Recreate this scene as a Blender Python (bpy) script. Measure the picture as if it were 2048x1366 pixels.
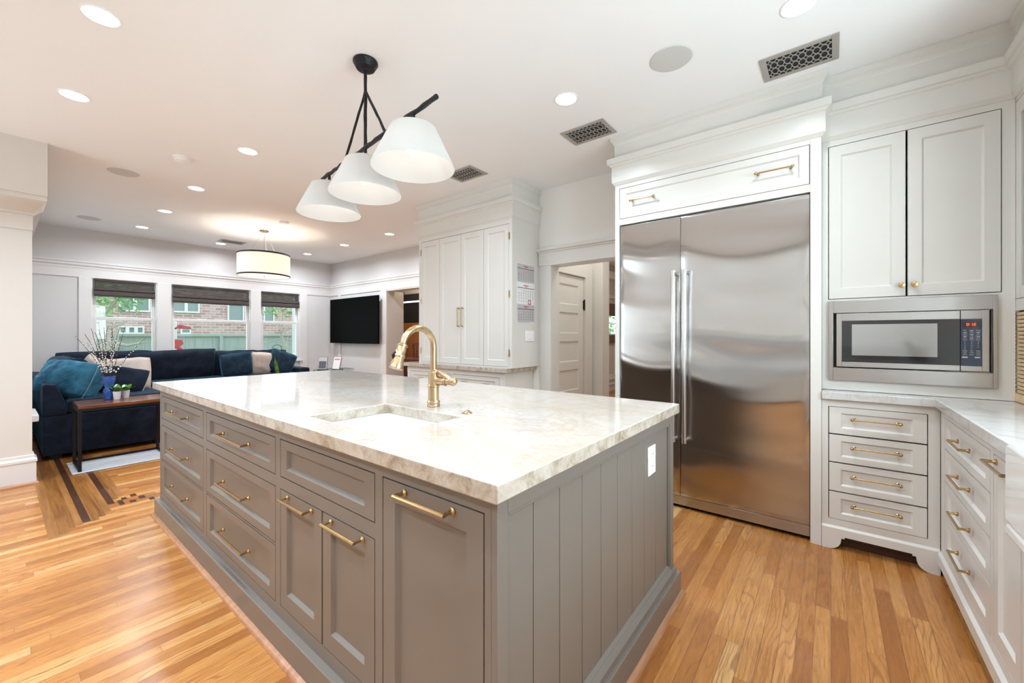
import bpy, bmesh, math, random
from mathutils import Vector, Matrix, noise
random.seed(7)
PI = math.pi
for o in list(bpy.data.objects):
    bpy.data.objects.remove(o)
SC = bpy.context.scene
COL = SC.collection

# ---------------------------------------------------------------- camera
cam_d = bpy.data.cameras.new('camera'); cam = bpy.data.objects.new('camera', cam_d); COL.objects.link(cam)
cam.location = (0, 0, 1.27)
cam.rotation_euler = (PI/2, 0, math.radians(38.19))
cam_d.sensor_width = 36.0
cam_d.lens = 811.0/2048*36
cam_d.shift_y = -(683-671)/2048
cam_d.clip_start = 0.02; cam_d.clip_end = 200
SC.camera = cam

# ---------------------------------------------------------------- world, exposure
W = bpy.data.worlds.new('world'); SC.world = W; W.use_nodes = True
W.node_tree.nodes['Background'].inputs[0].default_value = (0.80, 0.90, 1.0, 1)
W.node_tree.nodes['Background'].inputs[1].default_value = 2.4
SC.view_settings.view_transform = 'Standard'; SC.view_settings.look = 'None'
SC.view_settings.gamma = 1; SC.view_settings.exposure = 0.0
SC.view_settings.use_curve_mapping = False
SC.cycles.use_denoising = True
SC.cycles.max_bounces = 8; SC.cycles.diffuse_bounces = 6; SC.cycles.glossy_bounces = 4
SC.cycles.transmission_bounces = 4; SC.cycles.transparent_max_bounces = 8
SC.cycles.caustics_reflective = False; SC.cycles.caustics_refractive = False
SC.cycles.sample_clamp_indirect = 6
DOWN_W = 13.5        # each recessed lamp
FILL_W = 5.0         # power factor of the added fill light behind the camera

def area_light(name, loc, rot, sx, sy, power, color=(1, 1, 1), shape='RECTANGLE', parent=None, spread=180):
    d = bpy.data.lights.new(name, 'AREA'); d.shape = shape; d.size = sx
    if shape == 'RECTANGLE': d.size_y = sy
    d.energy = power; d.color = color; d.spread = math.radians(spread)
    o = bpy.data.objects.new(name, d); COL.objects.link(o); o.location = loc; o.rotation_euler = rot
    if parent: o.parent = parent
    return o
def point_light(name, loc, power, color, radius, parent=None):
    d = bpy.data.lights.new(name, 'POINT'); d.energy = power; d.color = color; d.shadow_soft_size = radius
    o = bpy.data.objects.new(name, d); COL.objects.link(o); o.location = loc
    if parent: o.parent = parent
    return o
# added fill light behind the camera; daylight outside the other windows
area_light('fill_back', (-4.45, -2.12, 1.7), (PI/2, 0, 0), 1.5, 1.3, FILL_W*5.0, (0.78, 0.89, 1.0))
area_light('daylight_east', (1.34, 1.35, 1.72), (PI/2, 0, PI/2), 1.9, 1.2, 72, (0.80, 0.91, 1.0))
for yc, w in ((1.27, .75), (2.43, 1.2), (3.57, .74)):
    area_light('daylight_window', (-9.02, yc, 1.45), (PI/2, 0, -PI/2), w, 1.35, 12*w, (0.82, 0.92, 1.0))

# ---------------------------------------------------------------- materials
MATS = {}
def mat(name, color=(0.8, 0.8, 0.8), rough=0.5, metal=0.0, spec=0.5, emit=None, estr=0.0, coat=0.0):
    m = bpy.data.materials.new(name); m.use_nodes = True
    b = m.node_tree.nodes['Principled BSDF']
    b.inputs['Base Color'].default_value = (*color, 1); b.inputs['Roughness'].default_value = rough
    b.inputs['Metallic'].default_value = metal; b.inputs['Specular IOR Level'].default_value = spec
    b.inputs['Coat Weight'].default_value = coat
    if emit: b.inputs['Emission Color'].default_value = (*emit, 1); b.inputs['Emission Strength'].default_value = estr
    MATS[name] = m
    return m
class NT:
    def __init__(s, m): s.t = m.node_tree; s.b = s.t.nodes.get('Principled BSDF'); s.out = s.t.nodes['Material Output']
    def n(s, typ, **kw):
        x = s.t.nodes.new(typ)
        for k, v in kw.items():
            if k in x.inputs.keys() or isinstance(k, int): x.inputs[k].default_value = v
            else: setattr(x, k, v)
        return x
    def l(s, a, b): s.t.links.new(a, b)
    def math(s, op, a, b=None, c=None):
        x = s.t.nodes.new('ShaderNodeMath'); x.operation = op
        for i, v in enumerate((a, b, c)):
            if v is None: continue
            if isinstance(v, (int, float)): x.inputs[i].default_value = v
            else: s.l(v, x.inputs[i])
        return x.outputs[0]
    def coords(s, scale=(1, 1, 1), rot=(0, 0, 0), kind='Object'):
        tc = s.t.nodes.new('ShaderNodeTexCoord'); mp = s.t.nodes.new('ShaderNodeMapping')
        mp.inputs['Scale'].default_value = scale; mp.inputs['Rotation'].default_value = rot
        s.l(tc.outputs[kind], mp.inputs[0]); return mp.outputs[0]
    def noise(s, vec, scale, detail=4, rough=0.5, dist=0.0):
        x = s.t.nodes.new('ShaderNodeTexNoise'); x.inputs['Scale'].default_value = scale
        x.inputs['Detail'].default_value = detail; x.inputs['Roughness'].default_value = rough
        x.inputs['Distortion'].default_value = dist; s.l(vec, x.inputs['Vector']); return x.outputs[0]
    def ramp(s, fac, stops):
        x = s.t.nodes.new('ShaderNodeValToRGB'); el = x.color_ramp.elements
        while len(el) < len(stops): el.new(0.5)
        for e, (p, c) in zip(el, stops): e.position = p; e.color = (*c, 1) if len(c) == 3 else c
        s.l(fac, x.inputs[0]); return x.outputs[0]
    def mix(s, fac, a, b, blend='MIX'):
        x = s.t.nodes.new('ShaderNodeMix'); x.data_type = 'RGBA'; x.blend_type = blend
        for i, v in ((0, fac), (6, a), (7, b)):
            if isinstance(v, (int, float)): x.inputs[i].default_value = v
            elif isinstance(v, tuple): x.inputs[i].default_value = (*v, 1)
            else: s.l(v, x.inputs[i])
        return x.outputs[2]
    def bump(s, h, strength=0.2, dist=0.01):
        x = s.t.nodes.new('ShaderNodeBump'); x.inputs['Strength'].default_value = strength
        x.inputs['Distance'].default_value = dist; s.l(h, x.inputs['Height']); s.l(x.outputs[0], s.b.inputs['Normal'])

def painted(name, color, rough, bump=0.03, scale=180):
    m = mat(name, color, rough); t = NT(m); v = t.coords()
    f = t.noise(v, 1.3, 2); c2 = tuple(x*0.95 for x in color)
    t.l(t.mix(f, c2, color), t.b.inputs['Base Color'])
    t.bump(t.noise(v, scale, 2), bump, 0.004); return m
M_wall = painted('wall_paint', (0.66, 0.65, 0.645), 0.7, 0.05)
M_wallk = painted('kitchen_wall_paint', (0.86, 0.85, 0.82), 0.7, 0.05)
M_wallb = painted('beige_wall_paint', (0.68, 0.64, 0.59), 0.7, 0.05)
M_ceil = painted('ceiling_paint', (0.92, 0.93, 0.94), 0.8, 0.05, 120)
M_trim = painted('trim_paint', (0.73, 0.715, 0.70), 0.35, 0.01)
M_white = painted('cabinet_paint', (0.70, 0.685, 0.645), 0.32, 0.01)
M_taupe = painted('taupe_paint', (0.190, 0.168, 0.147), 0.36, 0.03, 300)
M_iron = mat('forged_iron', (0.022, 0.023, 0.026), 0.45, 0.7)
_t = NT(M_iron); _t.bump(_t.noise(_t.coords(), 60, 3), 0.5, 0.01)
M_blk = mat('black_metal', (0.006, 0.006, 0.007), 0.4, 0.0, 0.3)
M_dark = mat('dark_gap', (0.01, 0.01, 0.01), 0.6)
M_glossblk = mat('gloss_black', (0.002, 0.002, 0.002), 0.5, 0.0, 0.02)
M_wglass = mat('oven_glass', (0.02, 0.02, 0.021), 0.04, 0.1, 0.8)
M_panelblue = mat('control_glass', (0.006, 0.018, 0.05), 0.05, 0.0, 0.7)
M_red_led = mat('red_led', (0.1, 0, 0), 0.4, emit=(1.0, 0.10, 0.03), estr=3.0)
M_print = mat('white_print', (0.75, 0.75, 0.75), 0.5)
M_porc = mat('white_porcelain', (0.86, 0.86, 0.84), 0.12, coat=0.3)
M_plastic = mat('white_plastic', (0.86, 0.86, 0.86), 0.3)
M_grey = mat('speaker_grille_grey', (0.60, 0.60, 0.58), 0.6)
M_ventm = mat('vent_metal', (0.42, 0.39, 0.36), 0.4, 0.3)

def metal(name, color, rough, brush=None, aniso=0.0, bump=0.04):
    m = mat(name, color, rough, 1.0); t = NT(m)
    v = t.coords(brush or (1, 1, 1)); f = t.noise(v, 60, 4, 0.6)
    t.l(t.math('MULTIPLY_ADD', f, 0.12, rough-0.06), t.b.inputs['Roughness'])
    t.b.inputs['Anisotropic'].default_value = aniso
    if bump: t.bump(f, bump, 0.002)
    return m
M_brass = metal('brushed_brass', (0.52, 0.36, 0.17), 0.24, bump=0)
M_cbrass = metal('champagne_brass', (0.52, 0.375, 0.225), 0.27, (1, 1, .05), bump=0)
M_steel = metal('stainless_steel', (0.48, 0.465, 0.45), 0.30, (60, 60, 1))
M_steelv = mat('stainless_door', (0.50, 0.48, 0.465), 0.155, 1.0)
M_steelv.node_tree.nodes['Principled BSDF'].inputs['Anisotropic'].default_value = 0.93
_t = NT(M_steelv); _g = _t.n('ShaderNodeTangent', direction_type='RADIAL', axis='Z'); _t.l(_g.outputs[0], _t.b.inputs['Tangent']); _t.b.inputs['Anisotropic Rotation'].default_value = 0.0
M_chrome = metal('polished_handle_steel', (0.72, 0.72, 0.73), 0.22, (1, 1, .05))

def quartzite():
    m = mat('quartzite', (0.8, 0.78, 0.74), 0.09, spec=0.5); t = NT(m); v = t.coords((1, 1.5, 1.5), (0.15, 0.2, 0.35))
    n1 = t.noise(v, 1.7, 8, 0.62, 1.2); n2 = t.noise(v, 1.1, 5, 0.6, 0.6); n3 = t.noise(v, 38, 6, 0.75)
    base = t.mix(t.ramp(n2, [(0.38, (0, 0, 0)), (0.68, (1, 1, 1))]), (0.55, 0.53, 0.50), (0.47, 0.41, 0.335))
    vein = t.ramp(n1, [(0.0, (0, 0, 0)), (0.47, (0, 0, 0)), (0.502, (1, 1, 1)), (0.53, (0, 0, 0)), (1, (0, 0, 0))])
    c = t.mix(t.math('MULTIPLY', vein, 0.42), base, (0.44, 0.335, 0.23))
    c = t.mix(t.ramp(n3, [(0.48, (0, 0, 0)), (0.62, (.6, .6, .6))]), c, (0.44, 0.37, 0.295))
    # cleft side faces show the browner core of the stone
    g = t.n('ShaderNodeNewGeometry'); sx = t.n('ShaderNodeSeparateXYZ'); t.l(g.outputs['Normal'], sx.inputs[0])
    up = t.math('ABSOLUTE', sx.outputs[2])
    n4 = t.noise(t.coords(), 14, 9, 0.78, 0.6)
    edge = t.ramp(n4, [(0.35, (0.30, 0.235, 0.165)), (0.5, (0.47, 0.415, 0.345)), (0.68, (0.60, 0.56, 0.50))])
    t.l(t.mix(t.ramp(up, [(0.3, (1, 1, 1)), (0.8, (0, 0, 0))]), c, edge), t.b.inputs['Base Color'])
    t.l(t.math('MULTIPLY_ADD', n3, 0.08, 0.05), t.b.inputs['Roughness'])
    return m
M_stone = quartzite()
def quartzite_light():
    m = mat('pale_quartzite', (0.8, 0.79, 0.77), 0.1); t = NT(m); v = t.coords((1.5, 1, 1), (0, 0, .3))
    n1 = t.noise(v, 1.6, 8, 0.6, 1.4); n3 = t.noise(v, 22, 4, 0.7)
    vein = t.ramp(n1, [(0.0, (0, 0, 0)), (0.48, (0, 0, 0)), (0.505, (1, 1, 1)), (0.53, (0, 0, 0)), (1, (0, 0, 0))])
    c = t.mix(t.math('MULTIPLY', vein, 0.4), (0.56, 0.555, 0.545), (0.38, 0.33, 0.26))
    c = t.mix(t.ramp(n3, [(0.45, (0, 0, 0)), (0.8, (.3, .3, .3))]), c, (0.58, 0.56, 0.54))
    t.l(c, t.b.inputs['Base Color']); return m
M_stone2 = quartzite_light()

def plank_floor():
    m = mat('oak_strip_floor', (0.6, 0.38, 0.18), 0.28, spec=0.45); t = NT(m)
    tc = t.n('ShaderNodeTexCoord'); s = t.n('ShaderNodeSeparateXYZ'); t.l(tc.outputs['Object'], s.inputs[0])
    X, Y = s.outputs[0], s.outputs[1]
    pw, pl = 0.057, 0.85
    row = t.math('FLOOR', t.math('DIVIDE', X, pw))
    fx = t.math('FRACT', t.math('DIVIDE', X, pw))
    wn = t.n('ShaderNodeTexWhiteNoise', noise_dimensions='1D'); t.l(row, wn.inputs['W'])
    yy = t.math('ADD', t.math('DIVIDE', Y, pl), t.math('MULTIPLY', wn.outputs[0], 7.3))
    cell = t.math('FLOOR', yy); fy = t.math('FRACT', yy)
    cv = t.n('ShaderNodeCombineXYZ'); t.l(row, cv.inputs[0]); t.l(cell, cv.inputs[1])
    w2 = t.n('ShaderNodeTexWhiteNoise', noise_dimensions='2D'); t.l(cv.outputs[0], w2.inputs['Vector'])
    tone = w2.outputs[0]
    # grain stretched along the board
    gv = t.n('ShaderNodeCombineXYZ'); t.l(t.math('MULTIPLY', X, 55), gv.inputs[0])
    t.l(t.math('ADD', t.math('MULTIPLY', Y, 2.2), t.math('MULTIPLY', tone, 40)), gv.inputs[1]); t.l(t.math('MULTIPLY', tone, 19), gv.inputs[2])
    g1 = t.noise(gv.outputs[0], 1.0, 5, 0.65, 0.8)
    g2v = t.n('ShaderNodeCombineXYZ'); t.l(t.math('MULTIPLY', X, 260), g2v.inputs[0]); t.l(t.math('MULTIPLY', Y, 9), g2v.inputs[1]); t.l(t.math('MULTIPLY', tone, 9), g2v.inputs[2])
    g2 = t.noise(g2v.outputs[0], 1.0, 3, 0.7)
    base = t.ramp(tone, [(0.0, (0.35, 0.125, 0.026)), (0.25, (0.47, 0.190, 0.045)), (0.6, (0.56, 0.248, 0.066)), (0.88, (0.63, 0.310, 0.098)), (1.0, (0.74, 0.46, 0.20))])
    c = t.mix(t.ramp(g1, [(0.38, (0, 0, 0)), (0.70, (0.45, 0.45, 0.45))]), base, (0.30, 0.11, 0.028))
    cgv = t.n('ShaderNodeCombineXYZ'); t.l(t.math('MULTIPLY', X, 9), cgv.inputs[0]); t.l(t.math('ADD', t.math('MULTIPLY', Y, 1.5), t.math('MULTIPLY', tone, 31)), cgv.inputs[1]); t.l(t.math('MULTIPLY', tone, 50), cgv.inputs[2])
    cg = t.noise(cgv.outputs[0], 1.0, 2, 0.45)
    ring = t.math('SINE', t.math('ADD', t.math('MULTIPLY', X, 300), t.math('MULTIPLY', cg, 75)))
    ringm = t.math('MULTIPLY', t.ramp(ring, [(0.0, (0, 0, 0)), (0.55, (0, 0, 0)), (1.0, (.62, .62, .62))]), t.ramp(w2.outputs[1], [(0.2, (.35, .35, .35)), (0.7, (1, 1, 1))]))
    c = t.mix(ringm, c, (0.24, 0.085, 0.022))
    c = t.mix(t.ramp(g2, [(0.52, (0, 0, 0)), (0.68, (0.6, 0.6, 0.6))]), c, (0.19, 0.065, 0.018))
    ex = t.math('LESS_THAN', t.math('MINIMUM', fx, t.math('SUBTRACT', 1.0, fx)), 0.018)
    ey = t.math('LESS_THAN', fy, 0.0022)
    gap = t.math('MAXIMUM', ex, ey)
    c = t.mix(t.math('MULTIPLY', gap, 0.7), c, (0.10, 0.045, 0.02))
    t.l(c, t.b.inputs['Base Color'])
    t.l(t.math('MULTIPLY_ADD', g1, 0.15, 0.2), t.b.inputs['Roughness'])
    t.bump(t.math('SUBTRACT', t.math('MULTIPLY', g2, 0.3), gap), 0.25, 0.0015)
    return m
M_floor = plank_floor()
def wood(name, c1, c2, rough=0.35, axis='x', scale=1.0, bump=0.15):
    m = mat(name, c1, rough); t = NT(m)
    sc = {'x': (2.5, 40, 40), 'y': (40, 2.5, 40), 'z': (40, 40, 2.5)}[axis]
    v = t.coords(tuple(k*scale for k in sc)); f = t.noise(v, 1.0, 5, 0.65, 1.0)
    t.l(t.ramp(f, [(0.3, c1), (0.7, c2)]), t.b.inputs['Base Color']); t.bump(f, bump, 0.002); return m
M_shoex = wood('oak_shoe_x', (0.50, 0.26, 0.14), (0.30, 0.13, 0.06), 0.4, 'x')
M_shoey = wood('oak_shoe_y', (0.55, 0.30, 0.17), (0.33, 0.15, 0.07), 0.4, 'y')
M_oldoak = wood('old_oak_board', (0.36, 0.155, 0.035), (0.13, 0.042, 0.010), 0.28, 'x', 0.8)
M_oldoak2 = wood('old_oak_light', (0.42, 0.19, 0.055), (0.22, 0.085, 0.022), 0.28, 'x', 0.8)
M_walnut = wood('walnut_strip', (0.085, 0.032, 0.014), (0.04, 0.014, 0.006), 0.3, 'x')
M_tabletop = wood('reclaimed_wood', (0.22, 0.075, 0.03), (0.05, 0.018, 0.010), 0.22, 'y')
M_orange = wood('amber_wood', (0.62, 0.24, 0.07), (0.42, 0.14, 0.035), 0.35, 'z')
M_tambour = wood('maple_tambour', (0.76, 0.56, 0.33), (0.62, 0.42, 0.22), 0.4, 'y')
M_board = wood('cutting_board', (0.42, 0.24, 0.11), (0.25, 0.12, 0.05), 0.45, 'x')

def fabric(name, c1, c2, rough=0.9, sheen=0.6, scale=9, bump=0.35, tint=(0.2, 0.5, 0.7)):
    m = mat(name, c1, rough, spec=0.15); t = NT(m); v = t.coords()
    f = t.noise(v, scale, 5, 0.7, 0.4); g = t.noise(v, 260, 2, 0.6)
    c = t.mix(t.ramp(f, [(0.35, (0, 0, 0)), (0.7, (1, 1, 1))]), c1, c2)
    c = t.mix(t.math('MULTIPLY', g, 0.35), c, tuple(k*0.4 for k in c1)); t.l(c, t.b.inputs['Base Color'])
    t.b.inputs['Sheen Weight'].default_value = sheen; t.b.inputs['Sheen Roughness'].default_value = 0.35
    t.b.inputs['Sheen Tint'].default_value = (*tint, 1)
    t.bump(t.math('ADD', f, t.math('MULTIPLY', g, .5)), bump, 0.006); return m
M_navy = fabric('navy_chenille', (0.008, 0.010, 0.018), (0.018, 0.028, 0.052), sheen=0.32, scale=5)  # bluer second tone puts the sofa's highlights into the colour
M_teal = fabric('teal_velvet', (0.010, 0.050, 0.10), (0.07, 0.27, 0.42), sheen=1.0, scale=4)  # lighter noise patches stand in for sheen on the velvet
M_blue = fabric('denim_blue_velvet', (0.012, 0.028, 0.052), (0.035, 0.075, 0.12), sheen=0.8)
M_beige = fabric('beige_linen', (0.58, 0.50, 0.44), (0.68, 0.61, 0.55), sheen=0.1, tint=(1, 1, 1), bump=.2)
M_rug = fabric('grey_mat', (0.50, 0.53, 0.56), (0.62, 0.64, 0.66), sheen=0.1, scale=30, tint=(1, 1, 1))

def woven_shade(name, alpha):
    m = mat(name, (0.05, 0.045, 0.04), 0.8); t = NT(m); v = t.coords((3, 3, 90))
    f = t.noise(v, 2.2, 4, 0.75); c = t.ramp(f, [(0.3, (0.012, 0.010, 0.009)), (0.55, (0.075, 0.060, 0.052)), (0.8, (0.20, 0.18, 0.17))])
    t.l(c, t.b.inputs['Base Color'])
    if alpha < 1:
        tr = t.n('ShaderNodeBsdfTransparent'); mx = t.n('ShaderNodeMixShader')
        t.l(t.ramp(f, [(0.35, (1, 1, 1)), (0.75, (alpha, alpha, alpha))]), mx.inputs[0])
        t.l(tr.outputs[0], mx.inputs[1]); t.l(t.b.outputs[0], mx.inputs[2]); t.l(mx.outputs[0], t.out.inputs[0])
    t.bump(f, 0.4, 0.005); return m
M_shade = woven_shade('woven_grass_shade', 1.0)
M_shadethin = woven_shade('woven_grass_sheer', 0.25)

def translucent(name, color, ftr=0.5, emit=0.0, ecol=(1, 1, 1)):
    m = mat(name, color, 0.8); t = NT(m)
    v = t.coords((400, 400, 60)); f = t.noise(v, 1, 2)
    cc = t.mix(f, tuple(k*0.96 for k in color), color); t.l(cc, t.b.inputs['Base Color'])
    tr = t.n('ShaderNodeBsdfTranslucent'); t.l(cc, tr.inputs[0]); mx = t.n('ShaderNodeMixShader'); mx.inputs[0].default_value = ftr
    t.l(t.b.outputs[0], mx.inputs[1]); t.l(tr.outputs[0], mx.inputs[2]); t.l(mx.outputs[0], t.out.inputs[0])
    t.b.inputs['Specular IOR Level'].default_value = 0.1
    return m
M_lampshade = translucent('white_linen_shade', (0.70, 0.69, 0.665), 0.35)
M_drum = translucent('cream_drum_fabric', (0.88, 0.80, 0.745), 0.45)
M_diffuser = translucent('acrylic_diffuser', (0.95, 0.94, 0.92), 0.75)
M_bulb = mat('lit_bulb', (1, 1, 1), 0.5, emit=(1.0, 0.97, 0.93), estr=9.0)
M_lens = mat('lit_lens', (1, 1, 1), 0.5, emit=(1.0, 0.98, 0.95), estr=6.0)
M_strip = mat('glow_strip', (1, 1, 1), 0.5, emit=(1.0, 0.97, 0.9), estr=2.0)

def glass(name, tint=(1, 1, 1), rough=0.0):
    m = bpy.data.materials.new(name); m.use_nodes = True; t = NT(m)
    t.t.nodes.remove(t.b)
    g = t.n('ShaderNodeBsdfGlossy'); g.inputs['Roughness'].default_value = rough
    tr = t.n('ShaderNodeBsdfTransparent'); tr.inputs[0].default_value = (*tint, 1)
    fr = t.n('ShaderNodeFresnel', IOR=1.45); mx = t.n('ShaderNodeMixShader')
    gm = t.n('ShaderNodeNewGeometry'); t.l(t.math('MULTIPLY_ADD', gm.outputs['Backfacing'], 1/1.45-1.45, 1.45), fr.inputs['IOR'])
    t.l(fr.outputs[0], mx.inputs[0]); t.l(tr.outputs[0], mx.inputs[1]); t.l(g.outputs[0], mx.inputs[2]); t.l(mx.outputs[0], t.out.inputs[0])
    return m
M_glass = glass('window_glass', (0.97, 1.0, 0.99))
M_tableglass = glass('table_glass', (0.75, 0.9, 0.88))
M_cobalt = mat('cobalt_glass', (0.0, 0.085, 0.38), 0.06, spec=0.8, coat=0.5)

def brick():
    m = mat('brick_wall', (0.4, 0.2, 0.17), 0.85); t = NT(m)
    tc = t.n('ShaderNodeTexCoord'); s = t.n('ShaderNodeSeparateXYZ'); t.l(tc.outputs['Object'], s.inputs[0])
    c = t.n('ShaderNodeCombineXYZ'); t.l(s.outputs[1], c.inputs[0]); t.l(s.outputs[2], c.inputs[1])
    b = t.n('ShaderNodeTexBrick'); t.l(c.outputs[0], b.inputs['Vector'])
    b.inputs['Scale'].default_value = 1.0; b.inputs['Brick Width'].default_value = 0.36; b.inputs['Row Height'].default_value = 0.13
    b.inputs['Mortar Size'].default_value = 0.015; b.inputs['Color1'].default_value = (0.36, 0.13, 0.13, 1)
    b.inputs['Color2'].default_value = (0.56, 0.36, 0.34, 1); b.inputs['Mortar'].default_value = (0.6, 0.57, 0.53, 1)
    n = t.noise(tc.outputs['Object'], 1.6, 4, 0.6)
    t.l(t.mix(t.math('MULTIPLY', n, 0.45), b.outputs[0], (0.55, 0.46, 0.42)), t.b.inputs['Base Color']); return m
M_brick = brick()
M_fence = wood('grey_fence', (0.30, 0.35, 0.34), (0.40, 0.45, 0.43), 0.8, 'z')
M_bark = wood('bark', (0.35, 0.30, 0.26), (0.55, 0.50, 0.45), 0.9, 'z')
M_bark2 = mat('willow_stem', (0.035, 0.018, 0.014), 0.6)
M_catkin = mat('catkin', (0.78, 0.76, 0.72), 0.9)
def leafy(name, c1, c2, rough=0.5, scale=5):
    m = mat(name, c1, rough); t = NT(m); f = t.noise(t.coords(), scale, 3)
    t.l(t.ramp(f, [(0.35, c1), (0.65, c2)]), t.b.inputs['Base Color'])
    t.b.inputs['Subsurface Weight'].default_value = 0.0; return m
M_leaf = leafy('foliage', (0.16, 0.36, 0.12), (0.38, 0.60, 0.28))
M_succ = leafy('glossy_leaf', (0.015, 0.10, 0.015), (0.10, 0.26, 0.03), 0.25, 14)
M_grass = leafy('lawn', (0.14, 0.26, 0.08), (0.22, 0.34, 0.12), 0.9)
M_red = mat('red_plastic', (0.55, 0.04, 0.06), 0.4)
M_winext = mat('house_window_glass', (0.20, 0.27, 0.26), 0.15, spec=0.8)
M_paper = mat('paper', (0.82, 0.81, 0.80), 0.7)
M_papergrey = mat('paper_shaded_print', (0.50, 0.48, 0.49), 0.7)
M_ink = mat('ink', (0.10, 0.10, 0.13), 0.7)
M_inkred = mat('ink_red', (0.50, 0.05, 0.12), 0.7)
M_pink = mat('ink_pink', (0.85, 0.12, 0.30), 0.7)
M_soil = mat('soil', (0.03, 0.02, 0.015), 0.9)
M_brown = mat('brown_frame', (0.16, 0.085, 0.05), 0.5)

# ---------------------------------------------------------------- mesh builder
class MB:
    def __init__(s): s.v = []; s.f = []
    def add(s, vs, fs):
        k = len(s.v); s.v += [tuple(p) for p in vs]; s.f += [tuple(i+k for i in f) for f in fs]; return s
    def box(s, x0, x1, y0, y1, z0, z1):
        x0, x1 = min(x0, x1), max(x0, x1); y0, y1 = min(y0, y1), max(y0, y1); z0, z1 = min(z0, z1), max(z0, z1)
        vs = [(x0, y0, z0), (x1, y0, z0), (x1, y1, z0), (x0, y1, z0), (x0, y0, z1), (x1, y0, z1), (x1, y1, z1), (x0, y1, z1)]
        return s.add(vs, [(0, 3, 2, 1), (4, 5, 6, 7), (0, 1, 5, 4), (1, 2, 6, 5), (2, 3, 7, 6), (3, 0, 4, 7)])
    def prism(s, poly, a0, a1, axis='z'):
        n = len(poly)
        def P(p, a):
            return {'z': (p[0], p[1], a), 'x': (a, p[0], p[1]), 'y': (p[0], a, p[1])}[axis]
        vs = [P(p, a0) for p in poly]+[P(p, a1) for p in poly]
        fs = [tuple(range(n-1, -1, -1)), tuple(range(n, 2*n))]+[(i, (i+1) % n, n+(i+1) % n, n+i) for i in range(n)]
        return s.add(vs, fs)
    def lathe(s, prof, c=(0, 0, 0), seg=24, axis='z', cap=True):
        vs = []; fs = []; n = len(prof)
        for (r, h) in prof:
            for k in range(seg):
                a = 2*PI*k/seg; x, y = r*math.cos(a), r*math.sin(a)
                p = {'z': (x, y, h), 'x': (h, x, y), 'y': (x, h, y)}[axis]
                vs.append((p[0]+c[0], p[1]+c[1], p[2]+c[2]))
        for i in range(n-1):
            for k in range(seg):
                k2 = (k+1) % seg; fs.append((i*seg+k, i*seg+k2, (i+1)*seg+k2, (i+1)*seg+k))
        if cap:
            if prof[0][0] > 1e-5: fs.append(tuple(range(seg-1, -1, -1)))
            if prof[-1][0] > 1e-5: fs.append(tuple((n-1)*seg+k for k in range(seg)))
        return s.add(vs, fs)
    def tube(s, pts, r, seg=10, cap=True):
        pts = [Vector(p) for p in pts]; n = len(pts); rr = r if isinstance(r, (list, tuple)) else [r]*n
        vs = []; fs = []; up = None
        for i, p in enumerate(pts):
            d = (pts[min(i+1, n-1)]-pts[max(i-1, 0)]).normalized()
            if up is None:
                up = Vector((0, 0, 1)) if abs(d.z) < 0.9 else Vector((1, 0, 0))
            a = (up-d*up.dot(d)).normalized(); b = d.cross(a); up = a
            for k in range(seg):
                t = 2*PI*k/seg; vs.append(p+(a*math.cos(t)+b*math.sin(t))*rr[i])
        for i in range(n-1):
            for k in range(seg):
                k2 = (k+1) % seg; fs.append((i*seg+k, i*seg+k2, (i+1)*seg+k2, (i+1)*seg+k))
        if cap: fs += [tuple(range(seg-1, -1, -1)), tuple((n-1)*seg+k for k in range(seg))]
        return s.add(vs, fs)
    def ball(s, c, r, seg=12, sc=(1, 1, 1)):
        m = max(4, seg//2)
        prof = [(r*math.sin(PI*i/m), -r*math.cos(PI*i/m)) for i in range(m+1)]
        k = len(s.v); s.lathe(prof, (0, 0, 0), seg, cap=False)
        for i in range(k, len(s.v)):
            x, y, z = s.v[i]; s.v[i] = (x*sc[0]+c[0], y*sc[1]+c[1], z*sc[2]+c[2])
        return s
    def sweep(s, path, prof):
        """prof: closed (offset to the right of travel, z); path: xy points, mitred"""
        n = len(path); m = len(prof); nm = []
        for i in range(n-1):
            dx, dy = path[i+1][0]-path[i][0], path[i+1][1]-path[i][1]; L = math.hypot(dx, dy); nm.append((dy/L, -dx/L))
        vs = []
        for i in range(n):
            a = nm[max(i-1, 0)]; b = nm[min(i, n-2)]; dt = 1+a[0]*b[0]+a[1]*b[1]
            mx, my = (a[0]+b[0])/dt, (a[1]+b[1])/dt
            for (o, z) in prof: vs.append((path[i][0]+mx*o, path[i][1]+my*o, z))
        fs = [(i*m+k, i*m+(k+1) % m, (i+1)*m+(k+1) % m, (i+1)*m+k) for i in range(n-1) for k in range(m)]
        fs += [tuple(range(m-1, -1, -1)), tuple((n-1)*m+k for k in range(m))]
        return s.add(vs, fs)
    def cells(s, a0, a1, b0, b1, holes, fn):
        """fill a rectangle minus holes by calling fn(a0,a1,b0,b1) on maximal columns"""
        A = sorted({a0, a1, *[h[0] for h in holes], *[h[1] for h in holes]}); A = [x for x in A if a0 <= x <= a1]
        for i in range(len(A)-1):
            am = (A[i]+A[i+1])/2; hs = sorted((h[2], h[3]) for h in holes if h[0] < am < h[1]); z = b0
            for (p, q) in hs:
                if p > z+1e-6: fn(A[i], A[i+1], z, p)
                z = max(z, q)
            if z < b1-1e-6: fn(A[i], A[i+1], z, b1)
        return s
    def xf(s, M, k=0):
        for i in range(k, len(s.v)): s.v[i] = tuple(M @ Vector(s.v[i]))
        return s

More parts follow.
